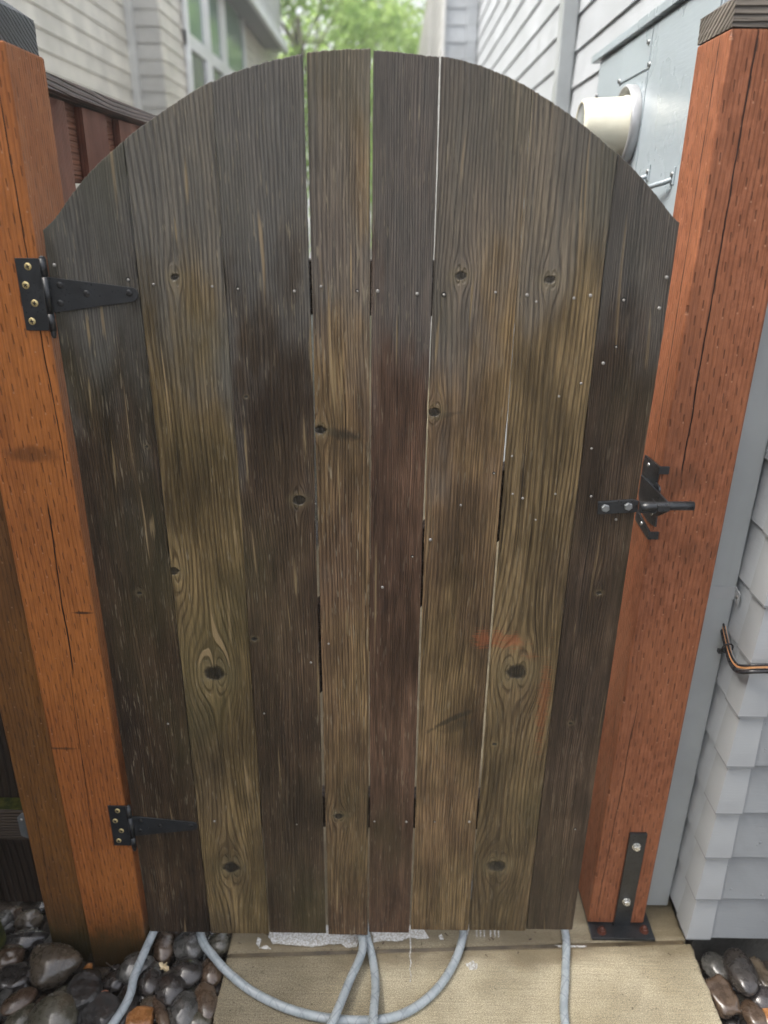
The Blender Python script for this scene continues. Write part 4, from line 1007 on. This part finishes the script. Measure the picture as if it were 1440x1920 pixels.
S = [
 (53,1726,56,38,5,'tan','pale wet stone under the bottom edge of the dark fence panel',-.035,{}),
 (10,1722,30,40,5,'grey','grey stone at the left edge below the dark fence panel',-.035,{}),
 (42,1764,88,36,14,'dark','long dark stone sloping up to the right below the fence panel',-.02,{}),
 (92,1768,26,34,0,'grey','small grey stone touching the narrow post foot',-.03,{}),
 (98,1810,92,70,-12,'tan','largest smooth brown grey stone in front of the narrow post',0.0,{'egg':0.35}),
 (18,1795,54,44,5,'brown','brown lumpy stone at the left edge above the angular dark one',-.02,{'amp':.25}),
 (30,1836,66,50,10,'dark','angular dark stone at the left edge above the brown oval one',-.02,{'ang':.22}),
 (35,1878,62,34,42,'brown','smooth brown oval stone beside the pinkish leaf',0.0,{'amp':.08}),
 (100,1910,84,72,0,'olive','big round olive grey stone at the bottom left',0.004,{'amp':.08}),
 (42,1908,56,42,40,'olive','half hidden olive stone left of the big round one at the bottom',-.012,{}),
 (2,1885,26,64,0,'grey','grey stone cut off by the left edge near the bottom',-.015,{}),
 (158,1862,64,66,20,'rough','square rough black stone with glittering wet face',0.0,{'ang':.16}),
 (190,1898,74,50,-8,'rough','low rough black stone beside the hose at the bottom',-.005,{'ang':.14}),
 (163,1820,16,26,0,'orange','tiny orange brown pebble at the foot of the left gate post',-.02,{}),
 (122,1864,40,26,10,'olive','small mossy olive stone between the big brown one and the square black one',-.02,{}),
 (77,1886,38,30,10,'brown','reddish brown stone under the pinkish leaf',-.03,{}),
 (255,1815,66,54,30,'grey','dark grey stone behind the hose at the gate post corner',-.012,{}),
 (281,1834,44,58,8,'dark','upright dark stone just right of the hose',-.008,{'amp':.1}),
 (307,1776,42,56,20,'brown','dark brown upright stone under the hinge end of the gate',-.02,{}),
 (357,1775,64,54,-6,'grey','broad grey stone with a chipped lower edge under the gate',-.012,{'amp':.2}),
 (412,1770,48,42,0,'olive','olive brown stone against the concrete edge under the gate',-.025,{}),
 (351,1822,62,48,-24,'dark','glossy dark stone with a long highlight, right of the pale chip',-.004,{'amp':.1}),
 (397,1822,42,52,4,'brown','dark brown oval stone by the slab under the hose loop',-.012,{'amp':.08}),
 (320,1853,54,54,15,'dark','round dark stone with a dimple below the pale chip',-.002,{'amp':.1}),
 (356,1855,30,34,0,'olive','small olive stone wedged right of the dimpled one',-.03,{}),
 (385,1878,42,66,18,'speck','brown speckled upright stone by the slab edge',-.008,{'amp':.08}),
 (345,1893,46,52,-6,'grey','smooth grey rounded stone with one bright glint near the bottom',0.0,{'amp':.16}),
 (283,1888,44,36,15,'tan','brown rounded stone behind the orange one',-.018,{'amp':.08}),
 (301,1900,22,64,35,'brown','thin dark slanting stone right of the orange one',-.006,{'amp':.06}),
 (262,1914,48,38,10,'orange','orange brown stone at the bottom beside the hose',-.002,{'ang':.10}),
 (318,1912,30,42,0,'grey','grey stone at the bottom between the slanting and the rounded one',-.02,{}),
 (369,1916,52,34,5,'olive','flat olive grey stone at the bottom against the slab',-.012,{'amp':.08}),
 (238,1884,44,66,8,'dark','dark upright stone covered in part by the hose',-.02,{}),
 (273,1868,42,30,0,'dark','low dark stone between the hose and the dimpled one',-.03,{}),
 (216,1840,48,34,15,'dark','low dark wet stone in front of the left gate post',-.03,{'amp':.2}),
 (404,1856,28,26,0,'purple','small dark stone wedged against the slab',-.035,{}),
 (1347,1815,52,54,20,'grey','round grey stone with glitter under the house siding, right of the slab',-.03,{'amp':.12}),
 (1389,1822,54,84,-8,'dark','tall egg shaped dark stone under the siding corner',0.004,{'amp':.06,'flat':0.75}),
 (1353,1868,50,62,10,'brown','brown blocky stone against the right side of the slab',-.02,{'ang':.16}),
 (1424,1826,32,66,-5,'tan','golden olive stone at the right edge beside the egg shaped one',-.03,{'ang':.18}),
 (1433,1872,50,36,12,'purple','purple grey oval stone at the right edge',-.015,{'amp':.06}),
 (1414,1903,42,50,0,'brown','brown rounded stone near the bottom right corner',-.025,{'amp':.08}),
 (1441,1908,22,36,0,'orange','orange stone cut off by the bottom right corner',-.02,{}),
 (1346,1895,14,14,0,'grey','tiny pale pebble beside the slab near the bottom right',-.04,{}),
]
for (px, py, w_, h_, rot, mat, lab, z, kw) in S: rock(px, py, w_, h_, rot, mat, lab, z, **kw)
small = []
def filler(x0, x1, y0, y1, n, z, seed, where):
    r = random.Random(seed)
    for k in range(n):
        if len(small) < 8 or not small:
            sx = r.uniform(0.016, 0.030)
            me = rock_me(sx, sx*r.uniform(0.7, 1.2), sx*r.uniform(0.5, 0.8), 0, 50+k*1.3, 0, 0.2, 3)
            me.materials.append(ST[['dark', 'brown', 'olive', 'dark', 'purple', 'grey', 'dark', 'brown'][len(small) % 8]]); small.append(me)
        me = small[k % len(small)]
        o = bpy.data.objects.new('small_stone', me); C.objects.link(o)
        o.location = (r.uniform(x0, x1), r.uniform(y0, y1), z + r.uniform(-0.012, 0.006)); o.rotation_euler = (r.uniform(-.4, .4), r.uniform(-.4, .4), r.uniform(0, 6.28))
        tag(o, 'small %s wet stone low between larger ones %s' % (['near black', 'brown', 'olive', 'smooth black', 'purplish', 'grey', 'flat black', 'rounded brown'][k % 8], where), 'stone', 'small stones ' + where)
filler(-1.25, -0.385, -0.32, -0.02, 105, -0.062, 5, 'in front of the left posts')
filler(-1.2, -0.83, 0.0, 0.28, 28, -0.050, 6, 'below the dark fence panel')
filler(-0.57, -0.385, -0.02, 0.22, 22, -0.060, 7, 'under the hinge side of the gate')
filler(0.78, 1.20, -0.34, -0.0, 30, -0.078, 8, 'right of the slab')
# bits of bark, needles and grit between the stones and along the slab
M['litter'] = simple('plant_litter', (0.060, 0.036, 0.020), 0.6, 0, 0.001, 200, 0.5)
lm = MB(); r_ = random.Random(77)
for k in range(420):
    if k < 300: x, y, z = r_.uniform(-1.2, -0.382), r_.uniform(-0.32, 0.15), r_.uniform(-0.055, -0.030)
    elif k < 390: x, y, z = r_.uniform(0.775, 1.15), r_.uniform(-0.32, 0.0), r_.uniform(-0.075, -0.055)
    else: x, y, z = r_.uniform(-0.36, 0.75), r_.uniform(-0.012, 0.06), 0.0006
    a = r_.uniform(0, 6.28); L = r_.uniform(0.003, 0.014) if k < 390 else r_.uniform(0.002, 0.006); w_ = r_.uniform(0.0006, 0.0022)
    dx, dy = math.cos(a)*L, math.sin(a)*L; nx, ny = -math.sin(a)*w_, math.cos(a)*w_; up = r_.uniform(-0.003, 0.004) if k < 390 else 0
    lm.prism([(-1, -1), (1, -0.6), (1.1, 0.5), (-0.9, 1)], lambda u, v, q: (x + u*dx + v*nx, y + u*dy + v*ny, z + u*up + q*0.0009))
tag(lm.build('plant_litter', M['litter']), 'brown bark bits and needles between the stones', 'litter', kind='stuff')
# leaves
def leaf(px, py, z, size, rot, col, label):
    p = at(px, py, 2, z); m = MB(); bm = m.bm
    out = [(-1, 0), (-.7, .35), (-.35, .30), (-.1, .75), (.15, .35), (.55, .45), (1, .05), (.5, -.3), (.2, -.25), (-.05, -.6), (-.3, -.25), (-.7, -.2)]
    top = [bm.verts.new((size*u, size*v, size*(0.35*abs(v) + 0.12*math.sin(u*4)))) for u, v in out]
    c = bm.verts.new((0, 0, 0.02*size)); 
    for i in range(len(top)): bm.faces.new((top[i], top[(i+1) % len(top)], c))
    t = T('dry_leaf'); a = t.noise(t.vec, 150, 3); t.out(t.mix(t.ss(a, .3, .7), col, tuple(k*.6 for k in col)), 0.4, 0.4)
    o = m.build('fallen_leaf', t.m, None); o.location = p; o.rotation_euler = (0.1, 0.15, rot)
    tag(o, label, 'leaf')
leaf(198, 1868, 0.010, 0.020, 1.9, (0.42, 0.19, 0.12), 'pinkish brown curled leaf lying between the stones at the left')
leaf(307, 1814, 0.010, 0.017, -0.6, (0.62, 0.50, 0.30), 'pale tan torn leaf on the dark stones below the gate')

# ================================================================== HAZE (volume added for the lens veil)
hz = MB(); hz.box(-230, 230, -60, 230, -1.2, 22.0)
hm = bpy.data.materials.new('lens_veil_volume'); hm.use_nodes = True; hm.node_tree.nodes.clear()
pv = hm.node_tree.nodes.new('ShaderNodeVolumePrincipled'); pv.inputs['Color'].default_value = (0.97, 0.98, 1.0, 1); pv.inputs['Density'].default_value = 0.008; pv.inputs['Anisotropy'].default_value = 0.3
ou = hm.node_tree.nodes.new('ShaderNodeOutputMaterial'); hm.node_tree.links.new(pv.outputs[0], ou.inputs['Volume'])
tag(hz.build('lens_veil_volume', hm), 'added pale volume standing in for lens veil, lightening the far trees and houses', 'lens_veil_volume', kind='stuff')
